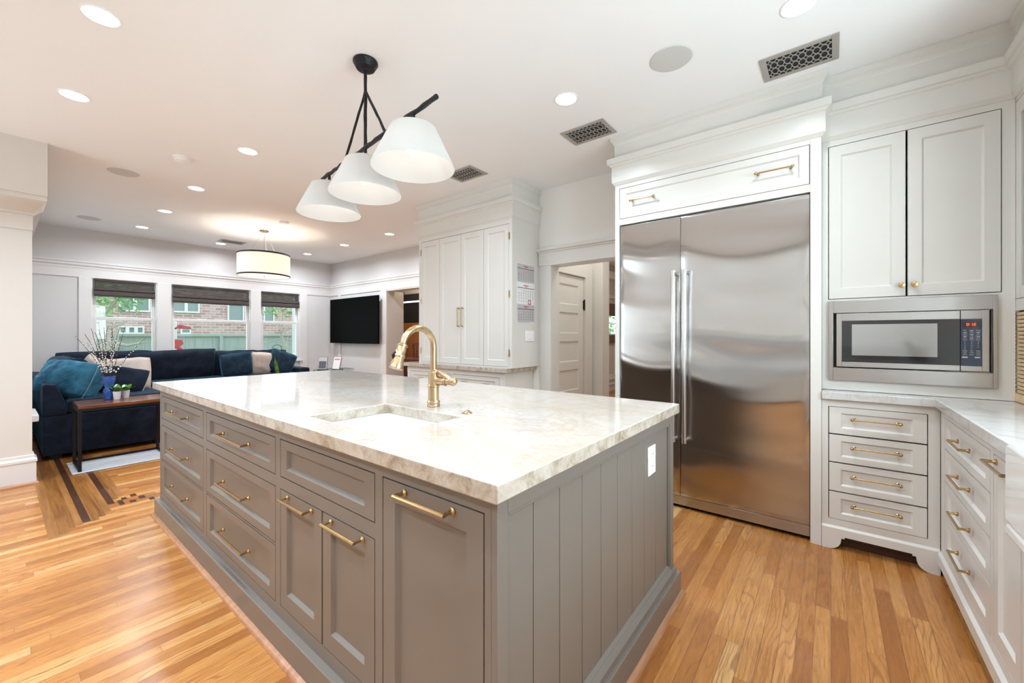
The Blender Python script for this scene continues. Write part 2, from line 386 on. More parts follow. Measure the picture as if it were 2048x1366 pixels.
def link(name, mb, m, parent=None, loc=(0, 0, 0), rot=(0, 0, 0), bevel=0, smooth=35, seg=2, **kw):
    me = bpy.data.meshes.new(name); me.from_pydata(mb.v, [], mb.f); me.update()
    bm = bmesh.new(); bm.from_mesh(me); bmesh.ops.recalc_face_normals(bm, faces=bm.faces); bm.to_mesh(me); bm.free()
    if smooth:
        for p in me.polygons: p.use_smooth = True
        me.set_sharp_from_angle(angle=math.radians(smooth))
    if m: me.materials.append(m)
    o = bpy.data.objects.new(name, me); COL.objects.link(o); o.location = loc; o.rotation_euler = rot
    if parent: o.parent = parent
    if bevel:
        b = o.modifiers.new('bevel', 'BEVEL'); b.width = bevel; b.segments = seg; b.limit_method = 'ANGLE'; b.angle_limit = math.radians(40)
        b.harden_normals = False
    for k, v in kw.items(): o[k] = v
    return o
def thing(name, label, cat, loc=(0, 0, 0), rotz=0, group=None):
    o = bpy.data.objects.new(name, None); COL.objects.link(o); o.empty_display_size = 0.1
    o.location = loc; o.rotation_euler = (0, 0, rotz); o['label'] = label; o['category'] = cat
    if group: o['group'] = group
    return o
def tag(o, label, cat, group=None):
    o['label'] = label; o['category'] = cat
    if group: o['group'] = group
    return o
def struct(name, mb, m, **kw):
    o = link(name, mb, m, **kw); o['kind'] = 'structure'; return o
def copy_thing(src, label, loc, rotz=None, group=None):
    r = src.copy(); COL.objects.link(r); r.location = loc; r['label'] = label
    if rotz is not None: r.rotation_euler = (0, 0, rotz)
    if group: r['group'] = group
    for ch in src.children:
        c = ch.copy(); COL.objects.link(c); c.parent = r
        for g in ch.children:
            d = g.copy(); COL.objects.link(d); d.parent = c
    return r

# ---------------------------------------------------------------- the setting
ZC = 2.86
struct('floor', MB().box(-8.95, 1.25, -2.05, 5.9, -0.12, 0).box(-4.1, 1.25, 5.9, 10.2, -0.12, 0), M_floor, smooth=0)
struct('ceiling', MB().box(-9.0, 1.3, -2.1, 5.9, ZC, ZC+0.15).box(-4.15, 1.3, 5.9, 10.3, ZC, ZC+.15), M_ceil, smooth=0)
# west wall with three sash windows
WIN = [(0.889, 1.647), (1.83, 3.03), (3.205, 3.945)]
mb = MB(); mb.cells(0.0, 4.62, 0, ZC, [(a, b, 0.78, 2.14) for a, b in WIN], lambda a, b, c, d: mb.box(-8.95, -8.8, a, b, c, d))
struct('wall_west', mb, M_wall, smooth=0)
mb = MB(); mb.cells(-8.95, -3.85, 0, ZC, [(-6.683, -5.3, 0, 2.13)], lambda a, b, c, d: mb.box(a, b, 4.62, 4.76, c, d))
struct('wall_north_living', mb, M_wall, smooth=0)
struct('wall_jog', MB().box(-3.98, -3.85, 3.7, 4.62, 0, ZC), M_wall, smooth=0)
mb = MB(); mb.cells(-3.85, 1.25, 0, ZC, [(-2.366, -1.48, 0, 2.024)], lambda a, b, c, d: mb.box(a, b, 3.7, 3.83, c, d))
struct('wall_north_kitchen', mb, M_wallk, smooth=0)
mb = MB(); mb.cells(-1.9, 3.7, 0, ZC, [(0.4, 2.3, 1.1, 2.32)], lambda a, b, c, d: mb.box(1.1, 1.25, a, b, c, d))
struct('wall_east', mb, M_wallk, smooth=0)
mb = MB(); mb.cells(-5.6, 1.25, 0, ZC, [(-5.2, -3.7, 1.0, 2.3)], lambda a, b, c, d: mb.box(a, b, -2.05, -1.9, c, d))
struct('wall_back', mb, M_wallk, smooth=0)
struct('wall_south_living', MB().box(-8.8, -5.56, 0.04, 0.19, 0, ZC), M_wall, smooth=0)
struct('wall_passage', MB().box(-5.56, -5.40, -1.9, 0.19, 0, 2.42), M_wallb, smooth=0)
# dropped header beam over the passage wall, running on into the living room
mb = MB().box(-5.56, -5.10, -1.9, 0.262, 2.42, ZC); mb.box(-8.8, -5.56, 0.19, 0.262, 2.42, ZC)
struct('trim_1', mb, M_wallb, smooth=0)
mb = MB(); prof = [(0, 2.17), (.012, 2.17), (.012, 2.30), (.02, 2.305), (.02, 2.32), (.04, 2.335), (.13, 2.372), (.26, 2.385), (.275, 2.40), (.275, 2.42), (0, 2.42)]
mb.sweep([(-5.56, 0.188), (-5.40, 0.188), (-5.40, -1.9)][::-1], [(-o*1.0, z) for o, z in prof]) if False else None
P1 = [(0, 2.17), (.012, 2.17), (.012, 2.295), (.03, 2.30), (.03, 2.315), (.06, 2.33), (.20, 2.365), (.27, 2.378), (.28, 2.385), (.28, 2.42), (0, 2.42)]
mb = MB()
m = len(P1); vs = []
for (yy, sgn) in ((-1.9, 0), (0.19, 1)):
    for (o, z) in P1: vs.append((-5.40+o, yy+(o*0.25 if sgn else 0), z))
for (o, z) in P1: vs.append((-5.56, 0.19+o*0.25, z))
fs = [(i*m+k, i*m+(k+1) % m, (i+1)*m+(k+1) % m, (i+1)*m+k) for i in range(2) for k in range(m)]
fs += [tuple(range(m-1, -1, -1)), tuple(2*m+k for k in range(m))]
mb.add(vs, fs); struct('trim_2', mb, M_wallb)
# baseboards
BB = [(0, 0), (.022, 0), (.022, .185), (.028, .19), (.028, .21), (.012, .225), (.012, .245), (0, .25)]
def baseboard(name, path, m=M_trim): struct(name, MB().sweep(path, BB), m)
baseboard('baseboard_passage', [(-5.56, 0.19), (-5.40, 0.19), (-5.40, -1.9)][::-1][::-1] if False else [(-5.40, -1.9), (-5.40, 0.19), (-5.56, 0.19)], M_trim)
struct('trim_3', MB().sweep([(-5.378, -1.9), (-5.378, 0.212), (-5.56, 0.212)], [(0, 0), (.018, 0), (.016, .008), (.008, .018), (0, .02)]), M_shoey)
baseboard('baseboard_west', [(-8.8, 0.19), (-8.8, 4.62)])
baseboard('baseboard_north', [(-8.8, 4.62), (-6.8, 4.62)])
# ledge on the south wall
struct('trim_4', MB().box(-6.1, -5.57, 0.19, 0.235, 0.50, 0.56), M_trim, bevel=.008)
# picture rail and board, casings on the west and north walls
RAIL = [(0, 2.262), (.012, 2.262), (.018, 2.275), (.018, 2.30), (.034, 2.32), (.034, 2.345), (.045, 2.36), (.045, 2.385), (0, 2.385)]
struct('trim_5', MB().sweep([(-8.8, 0.262), (-8.8, 4.62), (-3.98, 4.62)], RAIL), M_trim)
struct('trim_6', MB().sweep([(-8.8, 0.262), (-8.8, 4.62), (-3.98, 4.62)], [(0, 2.142), (.016, 2.142), (.016, 2.262), (0, 2.262)]), M_trim)
mb = MB()
for a, b in ((0.753, 0.889), (1.647, 1.83), (3.03, 3.205), (3.945, 4.092)): mb.box(-8.8, -8.778, a, b, 0.02, 2.142)
struct('trim_7', mb, M_trim, bevel=.003)
mb = MB()
for a, b in ((-8.44, -8.34), (-6.86, -6.683)): mb.box(a, b, 4.598, 4.62, 0.02, 2.142)
struct('trim_8', mb, M_trim, bevel=.003)
mb = MB()
for a, b in WIN: mb.box(-8.8, -8.745, a-.05, b+.05, .735, .775)
struct('trim_9', mb, M_trim, bevel=.006)
# jamb of the living room opening
struct('trim_10', MB().box(-6.70, -6.674, 4.61, 5.0, 0, 2.12).box(-6.70, -5.3, 4.61, 4.8, 2.12, 2.145), M_wallb, smooth=0)
# windows
def sash_window(i, a, b):
    r = bpy.data.objects.new('window_%d' % i, None); COL.objects.link(r); r.location = (-8.86, (a+b)/2, 0.78); r['kind'] = 'structure'
    w = (b-a)/2
    def frame(x0, x1, z0, z1, st, rb, rt):
        q = MB(); q.box(x0, x1, -w+.012, -w+.012+st, z0, z1); q.box(x0, x1, w-.012-st, w-.012, z0, z1)
        q.box(x0, x1, -w+.012+st, w-.012-st, z0, z0+rb); q.box(x0, x1, -w+.012+st, w-.012-st, z1-rt, z1); return q
    q = MB(); q.box(-.06, .055, -w, -w+.012, 0, 1.36); q.box(-.06, .055, w-.012, w, 0, 1.36); q.box(-.06, .055, -w+.012, w-.012, 0, .02); q.box(-.06, .055, -w+.012, w-.012, 1.345, 1.36)
    link('window_frame', q, M_trim, r, bevel=.002)
    lo = link('lower_sash', frame(.0, .03, .02, .775, .045, .07, .045), M_trim, r, bevel=.004)
    link('glass_pane', MB().box(.013, .017, -w+.057, w-.057, .09, .73), M_glass, lo, smooth=0)
    up = link('upper_sash', frame(-.04, -.01, .735, 1.345, .045, .045, .05), M_trim, r, bevel=.004)
    link('glass_pane', MB().box(-.027, -.023, -w+.057, w-.057, .78, 1.295), M_glass, up, smooth=0)
for i, (a, b) in enumerate(WIN): sash_window(i+1, a, b)
# unseen window added in the back wall to let in the fill light
for i, (a, b, z0) in enumerate(((-5.2, -3.7, 1.0),)):
    q = MB(); q.cells(a, b, z0, 2.3, [(a+.06, (a+b)/2-.03, z0+.06, 2.24), ((a+b)/2+.03, b-.06, z0+.06, 2.24)], lambda p, r_, s_, t_: q.box(p, r_, -1.99, -1.93, s_, t_))
    o = struct('window_%d' % (4+i), q, M_trim, smooth=0)
    link('glass_pane', MB().box(a+.06, b-.06, -1.964, -1.96, z0+.06, 2.24), M_glass, o, smooth=0)

q = MB(); q.cells(.4, 2.3, 1.1, 2.32, [(.46, 1.32, 1.16, 2.26), (1.38, 2.24, 1.16, 2.26)], lambda p, r_, s_, t_: q.box(1.15, 1.2, p, r_, s_, t_))
o = struct('window_7', q, M_trim, smooth=0)
link('glass_pane', MB().box(1.172, 1.176, .46, 2.24, 1.16, 2.26), M_glass, o, smooth=0)
# doorway beside the refrigerator: casing with a cap, passage beyond
mb = MB(); mb.box(-2.50, -2.366, 3.678, 3.70, 0, 2.03); mb.box(-1.48, -1.40, 3.678, 3.70, 0, 2.03)
mb.box(-2.52, -1.40, 3.672, 3.70, 2.024, 2.17)
struct('trim_11', mb, M_white, bevel=.003)
struct('trim_12', MB().sweep([(-2.505, 3.70), (-2.505, 3.672), (-1.40, 3.672)], [(0, 2.165), (.012, 2.165), (.016, 2.175), (.035, 2.185), (.035, 2.208), (0, 2.208)]), M_white)
struct('trim_13', MB().box(-2.376, -2.362, 3.69, 3.84, 0, 2.024).box(-2.376, -1.48, 3.69, 3.84, 2.02, 2.034), M_white, smooth=0)
mb = MB(); mb.cells(3.83, 4.80, 0, ZC, [(3.92, 4.592, 0, 1.995)], lambda a, b, c, d: mb.box(-2.60, -2.45, a, b, c, d))
struct('wall_passage_west', mb, M_white, smooth=0)
struct('wall_passage_north', MB().box(-2.60, -2.30, 4.80, 5.0, 0, ZC), M_white, bevel=.004)
struct('wall_passage_east', MB().box(-1.35, -1.2, 3.83, 10.0, 0, ZC), M_wallk, smooth=0)
mb = MB().box(-2.455, -2.43, 4.60, 4.775, 0, 2.12).box(-2.455, -2.43, 3.84, 4.599, 1.998, 2.12)
struct('trim_14', mb, M_white, bevel=.003)
d = bpy.data.objects.new('door_1', None); COL.objects.link(d); d.location = (-2.46, 4.255, 0); d['kind'] = 'structure'
def front_mesh(w, h, pans, t=.02, depth=.010, bead=.008, both=False):
    """slab front (faces -y, centred in x, z from 0) with recessed panels: pans=(x0,x1,z0,z1)"""
    q = MB()
    q.cells(-w/2, w/2, 0, h, pans, lambda a, b, c, d_: q.box(a, b, 0, t, c, d_))
    for (a, b, c, d_) in pans:
        o = [(a, 0, c), (b, 0, c), (b, 0, d_), (a, 0, d_)]
        i = [(a+bead, depth, c+bead), (b-bead, depth, c+bead), (b-bead, depth, d_-bead), (a+bead, depth, d_-bead)]
        q.add(o+i, [(0, 1, 5, 4), (1, 2, 6, 5), (2, 3, 7, 6), (3, 0, 4, 7)]); q.box(a+bead, b-bead, depth, t, c+bead, d_-bead) if t > depth else None
    return q
pz = [(0.20, 0.50), (0.61, 0.86), (0.955, 1.20), (1.295, 1.545), (1.64, 1.88)]
link('door_panel', front_mesh(0.66, 1.99, [(-.24, .21, a, b) for a, b in pz], t=.035, depth=.014, bead=.012), M_white, d, rot=(0, 0, PI/2))
link('door_hinge', MB().box(.0, .012, .318, .338, 1.60, 1.71).lathe([(.006, 1.585), (.006, 1.725)], (.014, .335, 0), 8), M_blk, d)
# far room beyond the passage
mb = MB(); mb.cells(5.0, 10.2, 0, ZC, [(8.2, 9.8, 1.28, 2.0)], lambda a, b, c, d: mb.box(-4.1, -4.0, a, b, c, d))
struct('wall_far_west', mb, M_wallb, smooth=0)
struct('wall_far_north', MB().box(-4.1, -1.2, 10.0, 10.2, 0, ZC), M_wallb, smooth=0)
struct('wall_far_south', MB().box(-4.1, -2.6, 4.80, 4.95, 0, ZC), M_wallb, smooth=0)
mb = MB(); mb.sweep([(-4.0, 5.0), (-4.0, 10.0)], [(0, 0), (.02, 0), (.02, .12), (.035, .13), (.035, .16), (.02, .17), (.02, .24), (.04, .25), (.04, .29), (.02, .30), (.012, .36), (0, .37)])
struct('baseboard_far', mb, M_trim)
mb = MB().box(-4.0, -3.95, 5.0, 10.0, 1.10, 1.28); struct('trim_15', mb, M_brown, bevel=.004)
mb = MB().box(-4.0, -3.96, 5.0, 10.0, 2.12, 2.2)
for k in range(12): mb.box(-4.0, -3.975, 5.2+k*.42, 5.26+k*.42, .37, 1.10)
struct('trim_16', mb, M_trim, smooth=0)
struct('trim_17', MB().box(-4.0, -3.9, 5.0, 10.0, 2.56, 2.72), M_ceil, smooth=0)
t = thing('roman_shade', 'brown roman shade on the small window seen through the doorway beside the refrigerator', 'window shade', (-3.96, 9.0, 1.72))
link('shade_cloth', MB().box(-.02, .02, -.82, .82, .1, .28), M_brown, t); link('shade_fold', MB().box(-.02, .035, -.82, .82, 0, .1), M_brown, t)
o = struct('window_6', MB().box(-4.08, -4.02, 8.2, 9.8, 1.28, 1.31), M_trim, smooth=0)
link('glass_pane', MB().box(-4.055, -4.05, 8.2, 9.8, 1.31, 2.0), M_glass, o, smooth=0)
area_light('far_room_lamp', (-2.8, 7.0, 2.8), (0, 0, 0), .5, .5, 26, (1, .95, .88))
area_light('passage_lamp', (-1.85, 4.3, 2.8), (0, 0, 0), .3, .3, 9, (1, .97, .93))

# parquet border let into the strip floor
def boards(name, lst, m):
    q = MB()
    for (x0, x1, y0, y1) in lst: q.box(x0, x1, y0, y1, -0.004, 0.0012)
    o = struct(name, q, m, smooth=0, bevel=0.0006, seg=1); return o
boards('trim_18', [(-6.5, -3.83, .20, .246)], M_oldoak2)
boards('trim_19', [(-6.5, -3.86, .247, .29), (-6.5, -3.93, .291, .325), (-6.5, -3.97, .402, .44), (-6.5, -4.02, .441, .478), (-8, -4.36, .556, .59)], M_oldoak)
boards('trim_20', [(-6.5, -3.95, .326, .36), (-6.5, -4.1, .479, .515), (-8, -4.42, .591, .625)], M_oldoak2)
boards('trim_21', [(-6.5, -3.98, .361, .401), (-6.5, -4.26, .516, .555), (-4.30, -4.18, .57, .60), (-4.36, -4.30, .60, .63), (-4.24, -4.18, .63, .665), (-4.40, -4.33, .655, .69), (-4.30, -4.22, .69, .725), (-4.20, -4.13, .735, .765)], M_walnut)

# ---------------------------------------------------------------- cabinet hardware
def pull(parent, L, loc, horiz=True, proj=.032, style='bar', r=.0048, mtl=None):
    q = MB(); e = L/2
    if style == 'ball':
        for sgn in (-1, 1):
            q.ball((sgn*(e+.004), -proj, 0), .0095, 12); q.lathe([(.009, 0), (.009, -.004), (.005, -.008), (.005, -proj)], (sgn*(e-.006), 0, 0), 12, 'y')
        q.tube([(-e, -proj, 0), (e, -proj, 0)], r, 10)
    else:
        for sgn in (-1, 1):
            q.lathe([(.0105, 0), (.0105, -.004), (.0065, -.007), (.0055, -.010)], (sgn*e, 0, 0), 14, 'y')
            q.tube([(sgn*e, -.006, 0), (sgn*e, -proj*.45, 0), (sgn*(e+.002), -proj, 0)], [.0055, .0055, .006], 8)
        q.tube([(-e-.006, -proj, 0), (e+.006, -proj, 0)], r+.0006, 8)
    if not horiz: q.xf(Matrix.Rotation(PI/2, 4, 'Y'))
    return link('handle', q, mtl or M_brass, parent, loc=loc, smooth=40)
def front(parent, name, xc, z0, w, h, y, rail=.05, stile=.05, t=.02, m=M_white, depth=.010, bead=.009):
    q = front_mesh(w, h, [(-w/2+stile, w/2-stile, rail, h-rail)], t=t, depth=depth, bead=bead)
    return link(name, q, m, parent, loc=(xc, y, z0))
def shell(q, x0, x1, y0, y1, z0, z1, t=.018, top=True):
    q.box(x0, x0+t, y0, y1, z0, z1); q.box(x1-t, x1, y0, y1, z0, z1)
    q.box(x0+t, x1-t, y0, y1, z0, z0+t); q.box(x0+t, x1-t, y0, y1, z1-t, z1) if top else None; q.box(x0+t, x1-t, y1-t, y1, z0+t, z1-t)
def carcass(parent, x0, x1, z0, z1, y, yb, ops, m, name='carcass', t=.02, extra=None, top=True):
    q = MB(); q.cells(x0, x1, z0, z1, ops, lambda a, b, c, d_: q.box(a, b, y, y+t, c, d_))
    shell(q, x0, x1, y+t, yb, z0, z1, top=top)
    if extra: extra(q)
    return link(name, q, m, parent, smooth=0)
G = .0042

# ---------------------------------------------------------------- island
isl = thing('kitchen_island', 'taupe painted kitchen island with inset drawers and doors and a vertically grooved end panel', 'kitchen island', (-2.17, 1.38, 0))
ox, oy = 2.17, -1.38      # world -> island local
F = .715+oy
dr = [(-3.68, -2.757), (-2.705, -1.808)]
rows = [(.692, .850), (.409, .647), (.166, .402)]
ops = [(a+ox, b+ox, c, d_) for a, b in dr for c, d_ in rows]
ops += [(-1.764+ox, -1.094+ox, .695, .850), (-1.764+ox, -1.094+ox, .169, .648), (-1.056+ox, -.645+ox, .169, .849)]
carcass(isl, -3.728+ox, -.625+ox, 0.02, .889, F, 2.03+oy, ops, M_taupe, top=False)
for (a, b) in dr:
    for (c, d_) in rows:
        w = b-a-2*G; h = d_-c-2*G
        f_ = front(isl, 'drawer', (a+b)/2+ox, c+G, w, h, F, rail=.036, stile=.056, m=M_taupe, depth=.012, bead=.011)
        pull(f_, .345 if w > .9 else .335, (0, 0, h/2 if d_ < .84 else h/2), proj=.036)
f_ = front(isl, 'false_front', (-1.764-1.094)/2+ox, .695+G, .67-2*G, .155-2*G, F, rail=.034, stile=.055, m=M_taupe, depth=.012, bead=.011)
for a, b in ((-1.764, -1.4205), (-1.4195, -1.094)):
    f_ = front(isl, 'door', (a+b)/2+ox, .169+G, b-a-2*G, .479-2*G, F, rail=.060, stile=.055, m=M_taupe, depth=.012, bead=.011)
    pull(f_, .195, (0, 0, .455), proj=.036)
f_ = front(isl, 'door', (-1.056-.645)/2+ox, .169+G, .411-2*G, .680-2*G, F, rail=.060, stile=.056, m=M_taupe, depth=.012, bead=.011)
pull(f_, .195, (0, 0, .652), proj=.036)
# grooved end panel
q = MB(); XE = -.625+ox
q.box(XE, XE+.02, .715+oy, .753+oy, .02, .889); q.box(XE, XE+.02, 1.998+oy, 2.045+oy, .02, .889)
q.box(XE, XE+.02, .753+oy, 1.998+oy, .845, .889); q.box(XE, XE+.02, .753+oy, 1.998+oy, .02, .16)
q.box(XE+.006, XE+.016, .753+oy, .762+oy, .16, .845); q.box(XE+.006, XE+.016, 1.985+oy, 1.998+oy, .16, .845)
q.box(XE+.006, XE+.016, .762+oy, 1.985+oy, .835, .845)
link('end_frame', q, M_taupe, isl, bevel=.0015)
ys = [.762, .876, 1.008, 1.143, 1.277, 1.411, 1.551, 1.685, 1.823, 1.985]; q = MB()
for i in range(len(ys)-1): q.box(XE-.004, XE+.008, ys[i]+oy+.0015, ys[i+1]+oy-.0015, .16, .84)
link('grooved_panel', q, M_taupe, isl, bevel=.0015)
# plinth
PL = [(0, 0), (.022, 0), (.022, .100), (.018, .112), (.0, .120)]
path = [(-3.728+ox, 2.045+oy), (-3.728+ox, .715+oy), (-.605+ox, .715+oy), (-.605+ox, 2.05+oy), (-3.728+ox, 2.05+oy)]
PLo = [(0, 0), (.026, 0), (.026, .114), (.023, .118), (0, .1185)]
link('plinth', MB().sweep(path, PLo), M_taupe, isl, smooth=20)
link('plinth_moulding', MB().box(XE+.02, XE+.034, .715+oy, 2.045+oy, .1185, .143).prism([(XE+.008, .17), (XE+.034, .143), (XE+.008, .143)], .755+oy, 1.99+oy, 'y'), M_taupe, isl, smooth=20)
SH = [(0, 0), (.019, 0), (.018, .009), (.011, .018), (0, .022)]
off = .0265
link('shoe_moulding', MB().sweep([(-3.728+ox-off, 2.05+oy), (-3.728+ox-off, .715-off+oy), (-.605+off+ox, .715-off+oy), (-.605+off+ox, 2.05+off+oy), (-3.728+ox-off, 2.05+off+oy)], SH), M_shoey, isl)

# island worktop with undermount sink cut-out
def slab(x0, x1, y0, y1, z0, z1, h):
    q = MB(); a, b, c, d_ = h
    O = [(x0, y0), (x1, y0), (x1, y1), (x0, y1)]; I = [(a, c), (b, c), (b, d_), (a, d_)]
    vs = [(*p, z1) for p in O]+[(*p, z1) for p in I]+[(*p, z0) for p in O]+[(*p, z0) for p in I]; fs = []
    for i in range(4):
        j = (i+1) % 4; fs += [(i, j, 4+j, 4+i), (8+j, 8+i, 12+i, 12+j), (i, 8+i, 8+j, j), (4+j, 12+j, 12+i, 4+i)]
    return q.add(vs, fs)
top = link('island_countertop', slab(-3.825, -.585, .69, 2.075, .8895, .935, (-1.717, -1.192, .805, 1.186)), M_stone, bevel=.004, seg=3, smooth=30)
tag(top, 'thick cream quartzite countertop with tan veining on the island', 'countertop')
# sink
sk = thing('undermount_sink', 'white porcelain sink set under the island countertop', 'sink', (-1.4545, .9955, .8885))
def bowl(hx, hy, d_, wall=.012, r=.03):
    q = MB()
    def ring(ax, ay, rr, z):
        out = []
        for (cx, cy, a0) in ((ax-rr, ay-rr, 0), (-ax+rr, ay-rr, 90), (-ax+rr, -ay+rr, 180), (ax-rr, -ay+rr, 270)):
            for k in range(5): a = math.radians(a0+k*22.5); out.append((cx+rr*math.cos(a), cy+rr*math.sin(a), z))
        return out
    R = [ring(hx+wall, hy+wall, r+wall, 0), ring(hx, hy, r, 0), ring(hx-.003, hy-.003, r, -d_+.04), ring(hx-.03, hy-.03, r, -d_), ]
    vs = sum(R, []); n = 20; fs = [(i*n+k, i*n+(k+1) % n, (i+1)*n+(k+1) % n, (i+1)*n+k) for i in range(3) for k in range(n)]
    fs.append(tuple(3*n+k for k in range(n)))
    O = [ring(hx+wall, hy+wall, r+wall, -d_-.01)]; b = len(vs); vs += O[0]
    fs += [(k, b+k, b+(k+1) % n, (k+1) % n) for k in range(n)]+[tuple(b+k for k in range(n-1, -1, -1))]
    return q.add(vs, fs)
link('basin', bowl(.268, .196, .20), M_porc, sk, smooth=50)
link('drain', MB().lathe([(.042, 0), (.042, .003), (.03, .004), (.028, .001), (0, .001)], (0, 0, -.199), 20), M_chrome, sk)
# faucet
fc = thing('kitchen_faucet', 'tall champagne brass gooseneck pull-down faucet behind the island sink', 'faucet', (-1.474, 1.275, .935))
link('base', MB().lathe([(0, 0), (.030, 0), (.031, .006), (.029, .010), (.029, .018), (.031, .021), (.030, .026), (.025, .030), (.0245, .092), (.028, .095), (.028, .101), (.0245, .104), (.0245, .158), (.026, .162), (.024, .168), (.018, .172)], seg=28), M_cbrass, fc)
sp = [(0, 0, .165), (0, 0, .22), (0, 0, .28)]
R_ = .088
for k in range(1, 15):
    a = PI*k/16*1.06; sp.append((0, -R_+R_*math.cos(a), .28+R_*math.sin(a)))
last = sp[-1]
link('spout', MB().tube(sp, .0145, 18), M_cbrass, fc, smooth=60)
dv = (Vector(sp[-1])-Vector(sp[-2])).normalized()
p0 = Vector(sp[-1])
hd = []
for (s_, r) in ((0, .0165), (.006, .0235), (.012, .0235), (.014, .0205), (.048, .0215), (.053, .0245), (.061, .0245), (.063, .0215), (.088, .0260), (.108, .0305), (.113, .0305), (.115, .026)):
    hd.append((p0+dv*s_, r))
link('spray_head', MB().tube([h_[0] for h_ in hd], [h_[1] for h_ in hd], 20), M_cbrass, fc, smooth=40)
pb = p0+dv*.05
link('spray_button', MB().tube([pb+Vector((-.008, -.017, .012)), pb+Vector((-.011, -.026, -.002)), pb+Vector((-.010, -.024, -.022))], [.006, .008, .005], 8), M_blk, fc)
link('lever', MB().tube([(0, 0, .125), (.030, .008, .122), (.058, .016, .120)], [.021, .021, .018], 16).tube([(.060, .017, .120), (.066, .019, .120)], .0205, 16)
     .tube([(.082, .026, .128), (.040, .012, .160), (.006, 0, .172)], [.014, .012, .009], 12).ball((.100, .030, .122), .0215, 16).tube([(.066, .019, .120), (.100, .030, .122)], .0165, 14), M_cbrass, fc, smooth=50)
o = link('air_switch_button', MB().lathe([(0, 0), (.022, 0), (.022, .004), (.012, .008), (.010, .012), (.004, .014), (0, .014)], seg=20), M_cbrass, loc=(-1.232, 1.253, .9352))
tag(o, 'small round brass button on the island countertop beside the faucet', 'button')
# outlet
ot = thing('power_outlet', 'white duplex power outlet on the grooved end of the island', 'outlet', (-.6175, 1.763, .728), PI/2)
link('cover_plate', MB().box(-.044, .044, -.007, 0, -.062, .062), M_plastic, ot, bevel=.003)
q = MB()
for z in (-.027, .027): q.lathe([(.017, -.007), (.017, -.0095), (.0, -.0095)], (0, 0, z), 16, 'y')
sk2 = link('socket_face', q, M_plastic, ot)
for z in (-.027, .027):
    for a, b in ((-.008, -.006), (.006, .008)): link('socket_slot', MB().box(a, b, -.0101, -.009, z-.003, z+.007), M_dark, sk2, smooth=0)

# ---------------------------------------------------------------- refrigerator and its surround
CROWN = [(-.02, 2.472), (.004, 2.472), (.010, 2.482), (.020, 2.494), (.020, 2.615), (.030, 2.622), (.036, 2.632), (.048, 2.636), (.050, 2.680), (.004, 2.684), (.004, 2.790), (.010, 2.800), (.012, 2.812), (.028, 2.826), (.030, 2.859), (-.02, 2.859)]
sr = thing('refrigerator_cabinet', 'tall white cabinet enclosing the refrigerator with a flip-up door and crown above', 'cabinet', (-.707, 3.08, 0))
def L(x): return x+.707
q = MB(); q.box(L(-1.367), L(-1.331), 0, .62, 0, 2.49); q.box(L(-.100), L(-.045), 0, .62, 0, 2.49)
link('side_panel', q, M_white, sr, bevel=.002)
q = MB(); q.cells(L(-1.331), L(-.100), 2.150, 2.49, [(L(-1.331), L(-.101), 2.197, 2.442)], lambda a, b, c, d_: q.box(a, b, 0, .02, c, d_)); q.box(L(-1.331), L(-.1), .4, .62, 2.155, 2.49); q.box(L(-1.331), L(-.1), .02, .4, 2.150, 2.17)
q.box(L(-1.367), L(-.045), .0, .6, 2.49, 2.859)
link('header', q, M_white, sr, smooth=0)
f_ = front(sr, 'flip_door', L(-.716), 2.197+G, 1.230-2*G, .245-2*G, 0, rail=.045, stile=.048)
pull(f_, .175, (-.422, 0, .12), style='ball'); pull(f_, .190, (.430, 0, .12), style='ball')
link('crown', MB().sweep([(L(-1.367), .61), (L(-1.367), 0), (L(-.045), 0), (L(-.045), .095)], CROWN), M_white, sr, smooth=20)
fr = thing('refrigerator', 'built-in stainless steel side-by-side refrigerator with two long vertical handles', 'refrigerator', (-.716, 3.09, 0))
def Lf(x): return x+.716
link('body', MB().box(Lf(-1.325), Lf(-.106), .03, .60, .02, 2.14), M_dark, fr, smooth=0)
def fridge_door(x0, x1, seed):
    q = MB(); nx, nz = 26, 130; z0, z1 = .102, 2.143; vs = []; fs = []
    for j in range(nz+1):
        for i in range(nx+1):
            u = i/nx; v = j/nz; x = x0+(x1-x0)*u; z = z0+(z1-z0)*v
            e = min(u, 1-u)*(x1-x0); ez = min(v, 1-v)*(z1-z0)
            edge = .004*(max(0, 1-e/.006))**2+.004*(max(0, 1-ez/.006))**2
            bow = math.sin(u*PI)*(x1-x0)/.76; wv = .004*math.sin(v*PI)*bow+.0040*math.sin(v*PI*4.2+seed+1.7*bow)+.0024*math.sin(v*PI*9+u*1.5+seed+1.3*bow)+.0005*math.sin(v*PI*21+u*2.5+bow)
            vs.append((x, -wv+edge, z))
    for j in range(nz):
        for i in range(nx): k = j*(nx+1)+i; fs.append((k, k+1, k+nx+2, k+nx+1))
    q.add(vs, fs); q.box(x0+.0005, x1-.0005, .006, .028, z0+.0005, z1-.0005); return q
for (a, b, sd, hx) in ((-1.327, -.8665, 0.4, -.9), (-.8625, -.104, 1.7, -.823)):
    dd = link('door', fridge_door(Lf(a), Lf(b), sd), M_steelv, fr, smooth=60)
    q = MB(); x = Lf(hx)
    q.lathe([(.0, .508), (.0145, .508), (.0145, 1.733), (0, 1.733)], (x, -.06, 0), 18)
    for z in (.518, 1.723): q.lathe([(.0175, z-.016), (.0175, z+.016)], (x, -.06, 0), 18); q.tube([(x, -.06, z), (x, -.001, z)], .0125, 12)
    link('handle', q, M_chrome, dd)
link('toe_grille', MB().box(Lf(-1.327), Lf(-.104), .012, .03, .028, .096), M_steel, fr, bevel=.002)

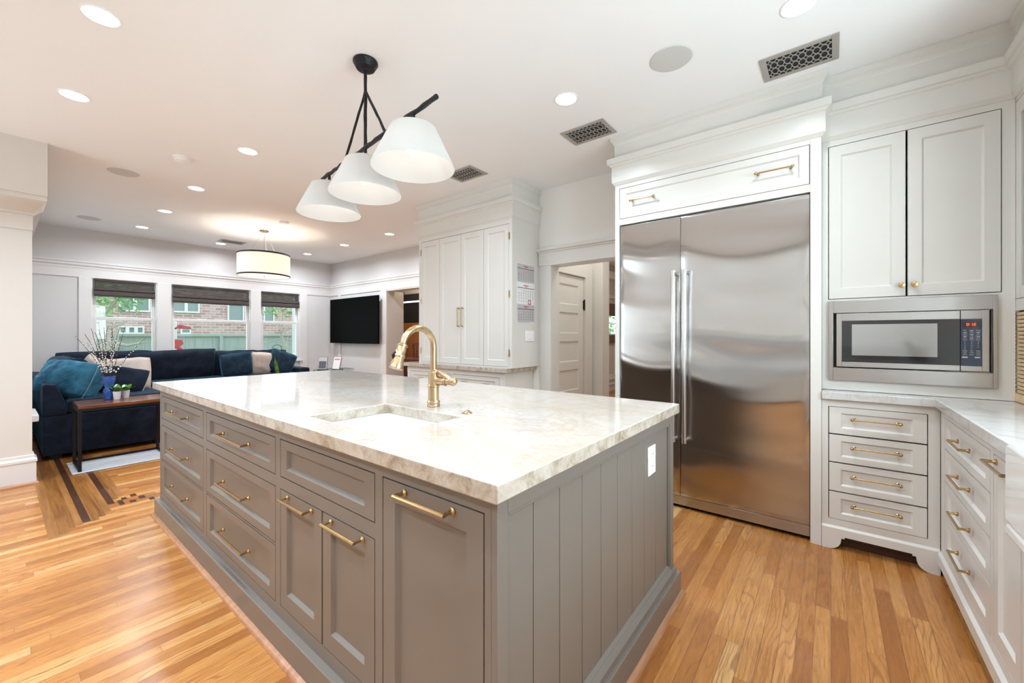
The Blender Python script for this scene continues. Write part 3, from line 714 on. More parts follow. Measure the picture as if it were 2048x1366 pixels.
# ---------------------------------------------------------------- cabinet right of the refrigerator
uc = thing('upper_cabinet', 'white two-door wall cabinet with round brass knobs above the microwave', 'cabinet', (.336, 3.19, 0))
def Lu(x): return x-.336
q = MB(); q.cells(Lu(-.044), Lu(.734), .937, 2.49, [(Lu(-.014), Lu(.690), 1.492, 2.437), (Lu(.012), Lu(.655), 1.05, 1.42)], lambda a, b, c, d_: q.box(a, b, 0, .02, c, d_))
shell(q, Lu(-.044), Lu(.716), .02, .50, 1.45, 2.49); q.box(Lu(-.044), Lu(-.03), .02, .5, .937, 1.45); q.box(Lu(-.044), Lu(.734), .002, .5, 2.49, 2.857)
link('carcass', q, M_white, uc, smooth=0)
for a, b, kx in ((-.014, .3365, .315), (.3375, .690, .368)):
    f_ = front(uc, 'door', Lu((a+b)/2), 1.492+G, b-a-2*G, .945-2*G, 0, rail=.060, stile=.056)
    link('knob', MB().lathe([(.009, 0), (.009, -.003), (.005, -.006), (.005, -.016), (.013, -.021), (.016, -.026), (.014, -.031), (.006, -.033), (0, -.033)], (kx-(a+b)/2, 0, .060), 18, 'y'), M_brass, f_)
link('crown', MB().sweep([(Lu(-.044), 0), (Lu(.734), 0)], CROWN), M_white, uc, smooth=20)

mw = thing('microwave', 'built-in stainless steel microwave with black window and blue-lit keypad', 'microwave', (.336, 3.17, 1.0))
def Lm(x): return x-.336
q = MB(); q.cells(Lm(-.011), Lm(.672), -.002, .480, [(Lm(.010), Lm(.656), .075, .406)], lambda a, b, c, d_: q.box(a, b, 0, .018, c, d_))
link('trim_frame', q, M_steel, mw, bevel=.0015)
link('body', MB().box(Lm(.012), Lm(.654), .03, .40, .077, .404), M_dark, mw, smooth=0)
q = MB(); q.cells(Lm(.026), Lm(.5385), .082, .402, [(Lm(.051), Lm(.5385), .111, .358)], lambda a, b, c, d_: q.box(a, b, -.006, .02, c, d_))
dd = link('door', q, M_steel, mw, bevel=.001)
link('window', MB().box(Lm(.051), Lm(.5385), -.0055, .018, .111, .358), M_wglass, dd, smooth=0)
link('window_screen', MB().box(Lm(.098), Lm(.455), -.0062, -.005, .152, .336), mat('screen_glass', (0.42, 0.42, 0.41), 0.06, .55, spec=.9), dd, smooth=0)
q = MB(); q.cells(Lm(.541), Lm(.642), .082, .402, [(Lm(.541), Lm(.617), .109, .357)], lambda a, b, c, d_: q.box(a, b, -.006, .02, c, d_))
link('control_surround', q, M_steel, mw, bevel=.001)
cp = link('control_panel', MB().box(Lm(.541), Lm(.617), -.0055, .018, .109, .357), M_panelblue, mw, smooth=0)
link('display_window', MB().box(Lm(.550), Lm(.604), -.0062, -.005, .315, .342), mat('display_glass', (.05, .004, .004), .1), cp, smooth=0)
SEG = {'0': 'abcdef', '1': 'bc', '2': 'abged'}
q = MB()
def digit(ch, x, z, w=.0075, h=.013, t=.0016):
    P_ = {'a': (0, w, h-t, h), 'd': (0, w, 0, t), 'g': (0, w, h/2-t/2, h/2+t/2), 'f': (0, t, h/2, h), 'b': (w-t, w, h/2, h), 'e': (0, t, 0, h/2), 'c': (w-t, w, 0, h/2)}
    for s_ in SEG[ch]: a, b, c, d_ = P_[s_]; q.box(x+a, x+b, -.0066, -.0060, z+c, z+d_)
x = Lm(.562); digit('0', x, .322); q.box(x+.0105, x+.0121, -.0066, -.006, .325, .327); q.box(x+.0105, x+.0121, -.0066, -.006, .331, .333); digit('1', x+.0145, .322); digit('2', x+.0255, .322)
link('clock_digits', q, M_red_led, cp, smooth=0)
q = MB()
for r in range(14):
    for c_ in range(3):
        xx = Lm(.5535+c_*.0235); z = .296-r*.0098
        wd = (.0075 if (r*7+c_*3) % 4 else .0055) if r < 6 or r > 10 else .0016
        hh = .0013 if r < 6 or r > 10 else .0022
        if r in (10,) and c_ == 2: continue
        q.box(xx-wd+.003, xx+wd+.003, -.0060, -.0054, z, z+hh)
        if r < 5 and (r+c_) % 2: q.box(xx-wd*.6+.003, xx+wd*.6+.003, -.0060, -.0054, z-.0028, z-.0018)
for xx in (Lm(.556), Lm(.601)): q.box(xx-.010, xx+.010, -.006, -.0054, .152, .1535); q.box(xx-.010, xx+.010, -.006, -.0054, .1555, .158)
link('key_print', q, M_print, cp, smooth=0)

# base cabinet under the microwave
bc = thing('drawer_cabinet', 'white four-drawer base cabinet with bracket feet below the microwave', 'cabinet', (.204, 3.09, 0))
def Lb(x): return x-.204
st = [(.684, .847), (.516, .682), (.343, .514), (.177, .341)]
q = MB(); q.cells(Lb(-.044), Lb(.455), .133, .889, [(Lb(-.013), Lb(.410), .177, .847)], lambda a, b, c, d_: q.box(a, b, 0, .02, c, d_)); shell(q, Lb(-.044), Lb(.455), .02, .60, .135, .889)
link('carcass', q, M_white, bc, smooth=0)
for (c, d_) in st:
    f_ = front(bc, 'drawer', Lb(.1985), c+G*.7, .423-2*G, d_-c-2*G*.7, 0, rail=.034, stile=.054)
    pull(f_, .196, (0, 0, (d_-c)/2+.012), style='ball', proj=.03)
def skirt(x0, x1, foot, yy):
    poly = [(x0, 0), (x0+foot-.02, 0)]
    cx = x0+foot-.02
    for k in range(7): a = PI/2*k/6; poly.append((cx+.045*math.sin(a)*1.3, .058*(1-math.cos(a))+0.0))
    poly += [(cx+.06, .072), (cx+.075, .072), (cx+.075, .082), (x1-foot-.055, .082), (x1-foot-.055, .072), (x1-foot-.04, .072)]
    for k in range(7): a = PI/2*(1-k/6); poly.append((x1-foot+.02-.045*math.sin(a)*1.3, .058*(1-math.cos(a))))
    poly += [(x1, 0), (x1, .125), (x0, .125)]
    return MB().prism(poly, yy, yy+.022, 'y')
q = skirt(Lb(-.044), Lb(.455), .052, -.010); q.prism([(-.010, .125), (0.0, .138), (.01, .138), (.01, .125)], Lb(-.044), Lb(.455), 'x')
link('bracket_skirt', q, M_white, bc, smooth=30)
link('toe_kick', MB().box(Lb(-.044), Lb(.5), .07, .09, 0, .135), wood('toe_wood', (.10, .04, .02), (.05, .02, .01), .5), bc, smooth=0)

# right-hand run: faces -x.  local +x -> world -y
rr = thing('drawer_cabinet', 'white base cabinet run with four drawers and a panel door along the right side', 'cabinet', (.455, 3.07, 0), -PI/2)
def Lr(y): return 3.07-y
q = MB(); q.cells(Lr(3.07), Lr(1.922), .133, .889, [(Lr(2.982), Lr(2.231), .175, .853), (Lr(2.196), Lr(1.927), .175, .851)], lambda a, b, c, d_: q.box(a, b, 0, .02, c, d_)); shell(q, Lr(3.07), Lr(1.922), .02, .62, .135, .889)
link('carcass', q, M_white, rr, smooth=0)
for (c, d_) in ((.695, .853), (.529, .693), (.359, .527), (.175, .357)):
    f_ = front(rr, 'drawer', Lr(2.6065), c+G*.7, .751-2*G, d_-c-2*G*.7, 0, rail=.034, stile=.056)
    pull(f_, .196, (0.0, 0, (d_-c)/2+.010), proj=.034)
f_ = front(rr, 'door', Lr(2.0615), .175+G, .269-2*G, .676-2*G, 0, rail=.06, stile=.045)
pull(f_, .196, (0, 0, .648), proj=.034)
q = MB(); q.prism([(-.012, .07), (-.012, .122), (0, .135), (.012, .135), (.012, .07)], Lr(3.07), Lr(1.922), 'x')
link('skirt_moulding', q, M_white, rr, smooth=20)
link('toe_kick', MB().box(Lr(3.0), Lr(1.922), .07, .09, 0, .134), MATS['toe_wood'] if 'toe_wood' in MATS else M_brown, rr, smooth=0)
rc = thing('sink_base_cabinet', 'white base cabinet beneath the farmhouse sink at the right edge', 'cabinet', (.455, 1.92, 0), -PI/2)
link('carcass', MB().box(0, 3.15, 0, .62, .1, .64).box(.84, 3.15, 0, .62, .64, .889), M_white, rc, smooth=0)
fs_ = link('farmhouse_sink', MB().box(.418, .85, 1.10, 1.914, .66, .70).box(.418, .45, 1.10, 1.914, .70, .94).box(.82, .85, 1.10, 1.914, .70, .93).box(.45, .82, 1.10, 1.13, .7, .93).box(.45, .82, 1.884, 1.914, .7, .93), M_porc, bevel=.012, seg=3)
tag(fs_, 'white farmhouse sink apron at the far right edge', 'sink')
pc = link('perimeter_countertop', MB().prism([(-.044, 3.06), (.432, 3.06), (.432, 1.918), (.853, 1.918), (.853, 1.097), (.432, 1.097), (.432, -1.235), (1.098, -1.235), (1.098, 3.69), (.72, 3.69), (.72, 3.188), (-.044, 3.188)], .8895, .935), M_stone2, bevel=.004, seg=3)
tag(pc, 'pale quartzite L-shaped countertop along the right side below the microwave', 'countertop')

# glass door wall cabinet and tambour garage on the right wall: faces -x
gc = thing('glass_door_cabinet', 'white wall cabinet with a glass door at the right edge above the tambour', 'cabinet', (.735, 3.215, 0), -PI/2)
def Lg(y): return 3.215-y
q = MB(); q.cells(0, 0.72, 1.395, 2.49, [(.022, .5, 1.453, 2.449)], lambda a, b, c, d_: q.box(a, b, 0, .02, c, d_)); q.box(0, 0.72, .34, .36, 1.4, 2.49); q.box(0, 0.72, .02, .36, 1.395, 1.42); q.box(0, 0.72, .02, .36, 2.45, 2.857); q.box(0, .02, .02, .36, 1.4, 2.5); q.box(.70, 0.72, .02, .36, 1.4, 2.5)
q.box(0, 0.72, 0, .03, 2.49, 2.857)
link('carcass', q, M_white, gc, smooth=0)
q = MB(); q.cells(.024, .498, 1.456, 2.446, [(.09, .432, 1.515, 2.37)], lambda a, b, c, d_: q.box(a, b, 0, .02, c, d_))
dd = link('door', q, M_white, gc, bevel=.002)
link('glass_pane', MB().box(.09, .432, .008, .012, 1.515, 2.37), M_glass, dd, smooth=0)
link('crown', MB().sweep([(0, 0), (0.72, 0)], CROWN), M_white, gc, smooth=20)
link('light_bar', MB().box(.06, .66, .20, .23, 1.385, 1.395), M_strip, gc, smooth=0)
area_light('undercabinet_lamp', (.93, 2.86, 1.38), (0, 0, 0), .05, .6, 3.5, (1, .97, .92))
tg = thing('appliance_garage', 'maple tambour roll-up appliance garage on the right countertop', 'appliance garage', (.735, 3.215, .9355), -PI/2)
q = MB()
for k in range(21): q.box(-.003+.0, .70, .004, .016, .045+k*.0195, .045+k*.0195+.0165)
link('tambour_door', q, M_tambour, tg, bevel=.003)
link('bottom_rail', MB().box(-.003, .70, -.004, .016, 0.002, .042), M_tambour, tg, bevel=.003)
link('back', MB().box(.0, .70, .018, .03, 0.002, .458), M_dark, tg, smooth=0)

# ---------------------------------------------------------------- hutch with bifold doors
hu = thing('hutch_cabinet', 'tall white hutch with four narrow paneled doors and crown to the ceiling', 'cabinet', (-3.26, 3.22, .9355))
def Lh(x): return x+3.26
ZH = .9355
q = MB(); q.cells(Lh(-3.99), Lh(-2.53), 0, 2.859-ZH, [(Lh(-3.95), Lh(-2.572), .012, 2.410-ZH)], lambda a, b, c, d_: q.box(a, b, 0, .02, c, d_)); shell(q, Lh(-3.99), Lh(-2.53), .02, .475, 0, 2.859-ZH)
link('carcass', q, M_white, hu, smooth=0)
xs = [-3.95, -3.617, -3.262, -2.920, -2.572]
for i in range(4):
    a, b = xs[i], xs[i+1]
    f_ = front(hu, 'door', Lh((a+b)/2), .012+G, b-a-2*G*.6, 2.410-ZH-.012-2*G, 0, rail=.06, stile=.055)
    if i in (1, 2):
        pull(f_, .20, ((b-a)/2-.030 if i == 1 else -(b-a)/2+.030, 0, 1.46-ZH), horiz=False, style='bar', mtl=M_brass)
    if i in (0, 3):
        for z in (.14, .74, 1.33):
            xh = (-(b-a)/2-.004) if i == 0 else ((b-a)/2+.004)
            link('hinge', MB().lathe([(.0, z-.04), (.005, z-.038), (.005, z+.038), (0, z+.04)], (xh, -.004, 0), 8).box(xh-.008, xh+.008, -.004, .001, z-.03, z+.03), M_brass, f_)
link('crown', MB().sweep([(Lh(-3.99), .475), (Lh(-3.99), 0), (Lh(-2.53), 0), (Lh(-2.53), .475)], [(o_*.9, z-ZH-.012) if z < 2.85 else (o_*.9, z-ZH) for o_, z in CROWN]), M_white, hu, smooth=20)
hb = thing('base_cabinet', 'white base cabinet with brass cup-pull drawers under the hutch', 'cabinet', (-3.26, 3.20, 0))
dw = [(-4.135, -3.405), (-3.380, -2.682)]
carcass(hb, Lh(-4.19), Lh(-2.61), 0, .889, 0, .49, [(Lh(a), Lh(b), .63, .835) for a, b in dw]+[(Lh(a), Lh(b), .1, .6) for a, b in dw], M_white)
for a, b in dw:
    w = b-a-2*G
    f_ = front(hb, 'drawer', Lh((a+b)/2), .63+G, w, .205-2*G, 0, rail=.04, stile=.055)
    for sx in (-.16, .16): link('cup_pull', MB().prism([(0, 0), (-.022, 0), (-.026, .010), (-.018, .028), (0, .032)], sx-.042, sx+.042, 'x'), M_brass, f_, loc=(0, 0, .095))
    front(hb, 'door', Lh((a+b)/2), .10+G, w, .50-2*G, 0)
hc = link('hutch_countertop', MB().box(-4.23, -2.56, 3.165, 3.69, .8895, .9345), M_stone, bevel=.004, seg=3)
tag(hc, 'cream quartzite countertop ledge under the white hutch', 'countertop')
# calendar and switch on the hutch side (faces +x)
ca = thing('wall_calendar', 'three-month wall calendar hanging on the side of the white hutch', 'calendar', (-2.528, 3.447, 1.40), PI/2)
def sheet(z0, z1, m, nm):
    s_ = link(nm, MB().box(-.15, .15, -.004, -.001, z0, z1), m, ca, smooth=0)
    q = MB(); q.box(-.145, .145, -.0052, -.0042, z1-.052, z1-.045)
    for r in range(5):
        for c_ in range(7):
            if (r == 0 and c_ < 2) or (r == 4 and c_ > 4): continue
            x = -.128+c_*.041; z = z1-.085-r*.026; q.box(x, x+.009, -.0052, -.0042, z, z+.008)
    for r in range(4): q.box(-.145, .145, -.0048, -.0042, z1-.070-r*.026, z1-.0692-r*.026)
    link('date_print', q, M_ink, s_, smooth=0)
    link('month_title', MB().box(-.045, .045, -.0052, -.0042, z1-.026, z1-.018).box(-.018, .018, -.0052, -.0042, z1-.038, z1-.032), M_inkred, s_, smooth=0)
link('backing_board', MB().box(-.156, .156, -.001, 0, 0, .62), M_paper, ca, smooth=0)
sheet(.012, .195, M_papergrey, 'month_sheet'); sheet(.215, .415, M_paper, 'month_sheet'); sheet(.43, .615, M_papergrey, 'month_sheet')
q = MB(); q.cells(.035, .085, .198, .245, [(.041, .079, .206, .236)], lambda a, b, c, d_: q.box(a, b, -.0075, -.0055, c, d_))
link('date_marker', q, M_inkred, ca, smooth=0)
sw = thing('light_switch', 'white triple switch plate on the side of the hutch below the calendar', 'light switch', (-2.528, 3.512, 1.265), PI/2)
link('cover_plate', MB().box(-.083, .083, -.006, 0, -.057, .057), M_plastic, sw, bevel=.003)
for x in (-.046, 0, .046): link('rocker', MB().box(x-.016, x+.016, -.010, -.006, -.034, .034), M_plastic, sw, bevel=.002)

# ---------------------------------------------------------------- ceiling fixtures
def downlight(loc, label):
    t = thing('recessed_light', label, 'ceiling light', loc, 0, 'recessed ceiling lights')
    link('trim_ring', MB().lathe([(.078, .0), (.078, -.003), (.073, -.005), (.069, -.004), (.068, -.001)], seg=28, cap=False), M_plastic, t)
    link('lens', MB().lathe([(.069, -.001), (.069, -.003), (0, -.0035)], seg=28), M_lens, t)
    return t
DL = [((-2.855, .321), 'recessed light nearest the top left corner of the ceiling'),
      ((-3.94, .318), 'recessed light above and left, between the top left corner and the beige header'),
      ((-3.95, 1.34), 'recessed light just right of the smoke detector'),
      ((-5.39, 1.335), 'recessed light right of the round grey speaker near the smoke detector, first beyond it'),
      ((-6.69, 1.33), 'second of three small recessed lights trailing toward the living room windows'),
      ((-7.94, 1.32), 'small recessed light above the left window, farthest in its row'),
      ((-1.40, 2.367), 'recessed light over the island beyond the nearest white shade, left of the round speaker'),
      ((-.121, 2.387), 'recessed light cut by the top edge of the photo above the near ceiling vent'),
      ((-5.436, 3.806), 'recessed light just left of the top of the white hutch'),
      ((-6.718, 3.78), 'small recessed light on the ceiling above the television'),
      ((-8.027, 3.75), 'small recessed light right of the drum pendant near the far corner'),
      ((-8.30, 2.40), 'small recessed light partly beside the far ceiling vent left of the drum pendant')]
first = None
for (x, y), lab in DL:
    if first is None: first = downlight((x, y, ZC), lab); r = first
    else: r = copy_thing(first, lab, (x, y, ZC), group='recessed ceiling lights')
EXTRA = [(-1.8, .32), (-.70, .32), (.25, .9), (-2.7, 2.37), (-2.85, -1.0), (-1.4, -1.0), (0.1, -1.0), (-4.3, -1.0)]  # unseen lamps added to carry on the grid and light the room
for i, (x, y) in enumerate([p for p, _ in DL]+EXTRA):
    area_light('recessed_or_added_lamp', (x, y, ZC-.008), (0, 0, 0), .132, .132, DOWN_W*1.04*((1.0 if y > -.5 else 1.3)*(.6 if (x, y) in ((-2.7, 2.37), (-.121, 2.387), (.25, .9)) else 1) if x > -5 else (.55 if x < -8.2 else (1.4 if y > 3 else 1.2))), ((0.83, .905, .97) if x > -1.2 else (0.76, .875, 1.0) if x > -5 else (.86, .92, 1.0)), 'DISK', spread=(140 if x > -5 else 165))
q = MB().lathe([(0, -.006), (.10, -.006), (.112, -.005), (.118, 0)], seg=36)
s1 = tag(link('ceiling_speaker', q, M_grey, loc=(-.723, 2.396, ZC)), 'large round flush speaker between the nearest vent and the nearest white shade', 'speaker', 'round ceiling speakers')
for (x, y), lab in (((-5.42, .766), 'round flush ceiling speaker below the smoke detector at left'), ((-7.89, .774), 'small far round ceiling speaker beside the beige header')):
    c_ = s1.copy(); COL.objects.link(c_); c_.location = (x, y, ZC); c_['label'] = lab
def vent(loc, rotz, label):
    t = thing('ceiling_vent', label, 'ceiling vent', loc, rotz, 'patterned ceiling vents')
    w, h = .182, .127
    q = MB(); q.cells(-w, w, -h, h, [(-w+.032, w-.032, -h+.03, h-.03)], lambda a, b, c, d_: q.box(a, b, c, d_, -.007, 0))
    link('frame', q, M_ventm, t, bevel=.002)
    link('dark_backing', MB().box(-w+.03, w-.03, -h+.028, h-.028, -.0012, -.0002), M_dark, t, smooth=0)  # black sheet stands in for the shade behind the grille holes
    q = MB(); W_, H_ = w-.032, h-.03
    sx, sy = 2*W_/9, 2*H_/3
    def cl(x, y): return (max(-W_, min(W_, x)), max(-H_, min(H_, y)))
    for i in range(10):
        for j in range(4):
            cx, cy = -W_+i*sx, -H_+j*sy; n = 20
            for k in range(n):
                a, b = 2*PI*k/n, 2*PI*(k+1)/n; am = (a+b)/2
                mx, my = cx+sx/2*math.cos(am), cy+sy/2*math.sin(am)
                if abs(mx-cx*0) > W_+.001 or abs(my) > H_+.001: continue
                ro, rp, ri, rj = sx/2+.0012, sy/2+.0014, sx/2-.0026, sy/2-.0048
                P_ = [cl(cx+ro*math.cos(a), cy+rp*math.sin(a)), cl(cx+ro*math.cos(b), cy+rp*math.sin(b)), cl(cx+ri*math.cos(b), cy+rj*math.sin(b)), cl(cx+ri*math.cos(a), cy+rj*math.sin(a))]
                z1, z0 = -.0055-.00001*((i+j) % 2), -.003
                q.add([(p[0], p[1], z1) for p in P_]+[(p[0], p[1], z0) for p in P_], [(0, 1, 2, 3), (0, 1, 5, 4), (2, 3, 7, 6)])
    link('grille', q, M_ventm, t, smooth=0)
    return t
v0 = vent((-.146, 2.852, ZC), 0, 'large patterned ceiling vent in front of the refrigerator crown')
copy_thing(v0, 'patterned ceiling vent near the doorway, left of the refrigerator cabinet', (-1.493, 2.865, ZC), group='patterned ceiling vents')
copy_thing(v0, 'patterned ceiling vent partly behind the nearest white shade', (-2.825, 2.855, ZC), group='patterned ceiling vents')
copy_thing(v0, 'small far ceiling vent left of the drum pendant', (-7.99, 2.47, ZC), rotz=PI/2, group='patterned ceiling vents')
t = thing('smoke_detector', 'white round smoke detector on the ceiling', 'smoke detector', (-4.566, 1.03, ZC))
link('base', MB().lathe([(.0, 0), (.072, 0), (.072, -.012), (.066, -.016), (0, -.016)], seg=28), M_plastic, t)
link('cover', MB().lathe([(.058, -.016), (.056, -.030), (.040, -.038), (0, -.040)], seg=28), M_plastic, t)
t = tag(link('motion_sensor', MB().lathe([(.0, 0), (.058, 0), (.058, -.018), (.050, -.024), (0, -.024)], seg=24), M_plastic, loc=(-6.02, 2.49, ZC)), 'small white round sensor on the ceiling in front of the drum pendant', 'sensor')

# ---------------------------------------------------------------- island pendant (branch bar with three shades)
pn = thing('branch_chandelier', 'black forged-iron bar chandelier with three white tapered shades over the island', 'chandelier', (-2.125, 1.325, 2.05), math.radians(-6.8))
link('canopy', MB().lathe([(0, .81), (.068, .81), (.070, .80), (.052, .768), (.018, .765), (.014, .755), (0, .755)], seg=28), M_iron, pn)
def wob(p, q_, r, n=10, amp=.0012):
    p, q_ = Vector(p), Vector(q_); pts = []; rs = []
    for i in range(n+1):
        f_ = i/n; pts.append(p.lerp(q_, f_)+Vector((random.uniform(-amp, amp), random.uniform(-amp, amp), random.uniform(-amp, amp)))); rs.append(r*random.uniform(.9, 1.12))
    return pts, rs
q = MB(); a = wob((0, 0, .76), (0, 0, .31), .0095); q.tube(a[0], a[1], 9); link('center_rod', q, M_iron, pn, smooth=60)
q = MB(); a = wob((0, 0, .64), (.24, 0, .315), .0075); q.tube(a[0], a[1], 8); link('brace', q, M_iron, pn, smooth=60)
q = MB(); a = wob((0, 0, .64), (-.29, 0, .315), .0075); q.tube(a[0], a[1], 8); link('brace', q, M_iron, pn, smooth=60)
q = MB(); a = wob((-.66, 0, .31), (.72, 0, .31), .0115, 26, .003); q.tube(a[0], a[1], 10); link('bar', q, M_iron, pn, smooth=60)
sh0 = None
for i, x in enumerate((-.54, 0, .52)):
    prof = [(.212, .04), (.122, .285)]
    sh = link('lamp_shade', MB().lathe([(.200, 0), (.2005, .004), (.1135, .188), (.1125, .191), (.111, .188), (.1985, .004), (.200, 0)], seg=56, cap=False), M_lampshade, pn, loc=(x, 0, .04), smooth=40)
    link('socket', MB().lathe([(.0, .268), (.009, .268), (.009, .195), (.012, .190), (.018, .180), (.018, .135), (0, .135)], seg=14), M_iron, sh)
    link('bulb', MB().ball((0, 0, .098), .034, 16, (1, 1, 1.15)), M_bulb, sh)
    q = MB()
    for k in range(3): an = 2*PI*k/3+.4; q.tube([(.01*math.cos(an), .01*math.sin(an), .182), (.112*math.cos(an), .112*math.sin(an), .186)], .0018, 6)
    link('spider', q, M_iron, sh)
    a_ = math.radians(-6.8)
    point_light('shade_bulb', (-2.125+x*math.cos(a_), 1.325+x*math.sin(a_), 2.05+.04+.045), 0.9, (1.0, .97, .94), .045)

# drum pendant
dp = thing('drum_pendant', 'cream fabric drum pendant with dark rims hanging in the living room', 'pendant light', (-6.74, 2.504, 2.16))
q = MB().lathe([(.345, .0), (.345, .335), (.343, .335), (.343, .0)], seg=64, cap=False); link('drum_shade', q, M_drum, dp)
q = MB()
for z in (0, .315): q.lathe([(.343, z), (.3485, z), (.3485, z+.022), (.343, z+.022)], seg=64, cap=False)
link('rim_band', q, M_brown if False else M_blk, dp)
link('diffuser', MB().lathe([(.343, .006), (.343, .010), (0, .010)], seg=64), M_diffuser, dp)
link('finial', MB().lathe([(0, -.012), (.010, -.009), (.012, 0), (.006, .006)], seg=14), M_brass, dp)
q = MB().tube([(0, 0, .01), (0, 0, .69)], .005, 8)
for k in range(3): an = 2*PI*k/3+.5; q.tube([(.20*math.cos(an), .20*math.sin(an), .33), (.02*math.cos(an), .02*math.sin(an), .67)], .002, 6)
link('hanging_wires', q, M_chrome, dp)
link('canopy', MB().lathe([(0, .675), (.060, .675), (.065, .684), (.065, .698), (0, .70)], seg=24), M_brass, dp)
for k in range(3):
    an = 2*PI*k/3; point_light('drum_bulb', (-6.74+.14*math.cos(an), 2.504+.14*math.sin(an), 2.32), 8.5, (1.0, .88, .74), .03)

# ---------------------------------------------------------------- living room
def roman(a, b, zb, label):
    t = thing('roman_shade', label, 'window shade', (-8.79, (a+b)/2, zb), 0, 'woven roman shades on the living room windows')
    w = (b-a)/2-.012; H = 2.138-zb
    sc_ = link('shade_cloth', MB().box(.006, .010, -w, w, .12, H), M_shadethin, t, smooth=0)
    link('headrail', MB().box(-.005, .018, -w, w, H-.03, H), M_shade, t, bevel=.003)
    link('shade_fold', MB().prism([(.0, .012), (.024, 0), (.03, .03), (.028, .09), (.018, .12), (.0, .13)], -w-.005, w+.005, 'y') if False else
         MB().add([(x, y, z) for y in (-w-.006, w+.006) for (x, z) in ((.0, .012), (.024, .0), (.034, .03), (.030, .075), (.020, .085), (.036, .10), (.030, .135), (.004, .145))],
                  [tuple(range(7, -1, -1)), tuple(range(8, 16))]+[(i, (i+1) % 8, 8+(i+1) % 8, 8+i) for i in range(8)]), M_shade, t, smooth=20)
roman(.905, 1.622, 1.868, 'dark woven roman shade on the left living room window')
roman(1.842, 3.0, 1.832, 'widest dark woven roman shade, on the middle living room window')
roman(3.215, 3.935, 1.838, 'dark woven roman shade on the right living room window beside the drum pendant')
tv = thing('television', 'large black flat-screen television on the wall right of the windows', 'television', (-7.69, 4.5, 1.57))
link('screen_panel', MB().box(-.90, .90, 0, .03, -.462, .475), M_glossblk, tv, bevel=.004)
link('back_housing', MB().box(-.75, .75, .03, .07, -.4, .4), M_blk, tv, bevel=.006)
link('wall_mount', MB().box(-.25, .25, .07, .12, -.2, .2), M_blk, tv, smooth=0)

# sectional sofa
so = thing('sectional_sofa', 'navy blue L-shaped sectional sofa in the living room corner', 'sofa', (-7.4, 1.5, 0))
sx, sy = 7.4, -1.5
def soft(q, m, name, parent, lev=2, bev=.03, **kw):
    o = link(name, q, m, parent, bevel=bev, smooth=80, seg=4, **kw); return o
q = MB().prism([(.285+sy, .05), (1.27+sy, .05), (1.27+sy, .45), (.285+sy, .45)], -8.62+sx, -6.2+sx, 'x')
soft(q, M_navy, 'base', so, bev=.012)
q = MB().box(-8.62+sx, -7.62+sx, 1.275+sy, 3.42+sy, .05, .45); soft(q, M_navy, 'base', so, bev=.012)
q = MB().prism([(.285+sy, .452), (.45+sy, .452), (.435+sy, .60), (.375+sy, .765), (.30+sy, .775), (.285+sy, .76)], -8.62+sx, -6.2+sx, 'x'); soft(q, M_navy, 'back_frame', so, bev=.018)
q = MB().box(-8.62+sx, -8.42+sx, .46+sy, 3.42+sy, .452, .80); soft(q, M_navy, 'back_frame', so, bev=.02)
q = MB().box(-8.62+sx, -7.60+sx, 3.43+sy, 3.60+sy, .05, .68); soft(q, M_navy, 'arm', so, bev=.03)
for a, b in ((-8.4, -7.35), (-7.34, -6.205)):
    soft(MB().box(a+sx, b+sx, .455+sy, 1.27+sy, .455, .598), M_navy, 'seat_cushion', so, bev=.03)
for a, b in ((1.28, 2.34), (2.35, 3.42)):
    soft(MB().box(-8.40+sx, -7.6+sx, a+sy, b+sy, .455, .598), M_navy, 'seat_cushion', so, bev=.03)
link('foot', MB().box(-6.35+sx, -6.27+sx, .34+sy, .42+sy, 0, .05).box(-6.35+sx, -6.27+sx, 1.15+sy, 1.23+sy, 0, .05).box(-8.5+sx, -8.42+sx, 3.3+sy, 3.38+sy, 0, .05).box(-8.5+sx, -8.42+sx, .34+sy, .42+sy, 0, .05), M_blk, so, smooth=0)

def cushion_mesh(w, h, d_, seed, pinch=.38, n=22, crown=.0):
    """puffy cushion, width along x, thickness along y, height z (centred)"""
    q = MB(); vs = []; fs = []; N = n+1
    for side in (-1, 1):
        for j in range(N):
            for i in range(N):
                u = -1+2*i/n; v = -1+2*j/n
                t_ = (max(0, 1-abs(u)**3.2)*max(0, 1-abs(v)**3.2))**pinch
                ex = 1-.045*(v*v) if True else 1; ez = 1-.05*(u*u)
                px = u*w/2*ex; pz_ = v*h/2*ez+crown*(1-u*u)
                nz = noise.noise(Vector((u*1.6+seed, v*1.6, side*.7)))*.16+noise.noise(Vector((u*4+seed, v*4, side)))*.05
                vs.append((px, side*d_/2*t_*(1+nz), pz_+.015*noise.noise(Vector((u*2, v*2+seed, 3)))))
    def idx(s_, i, j): return s_*N*N+j*N+i
    for s_ in (0, 1):
        for j in range(n):
            for i in range(n):
                f_ = (idx(s_, i, j), idx(s_, i+1, j), idx(s_, i+1, j+1), idx(s_, i, j+1)); fs.append(f_ if s_ == 0 else f_[::-1])
    q.add(vs, fs)
    return q
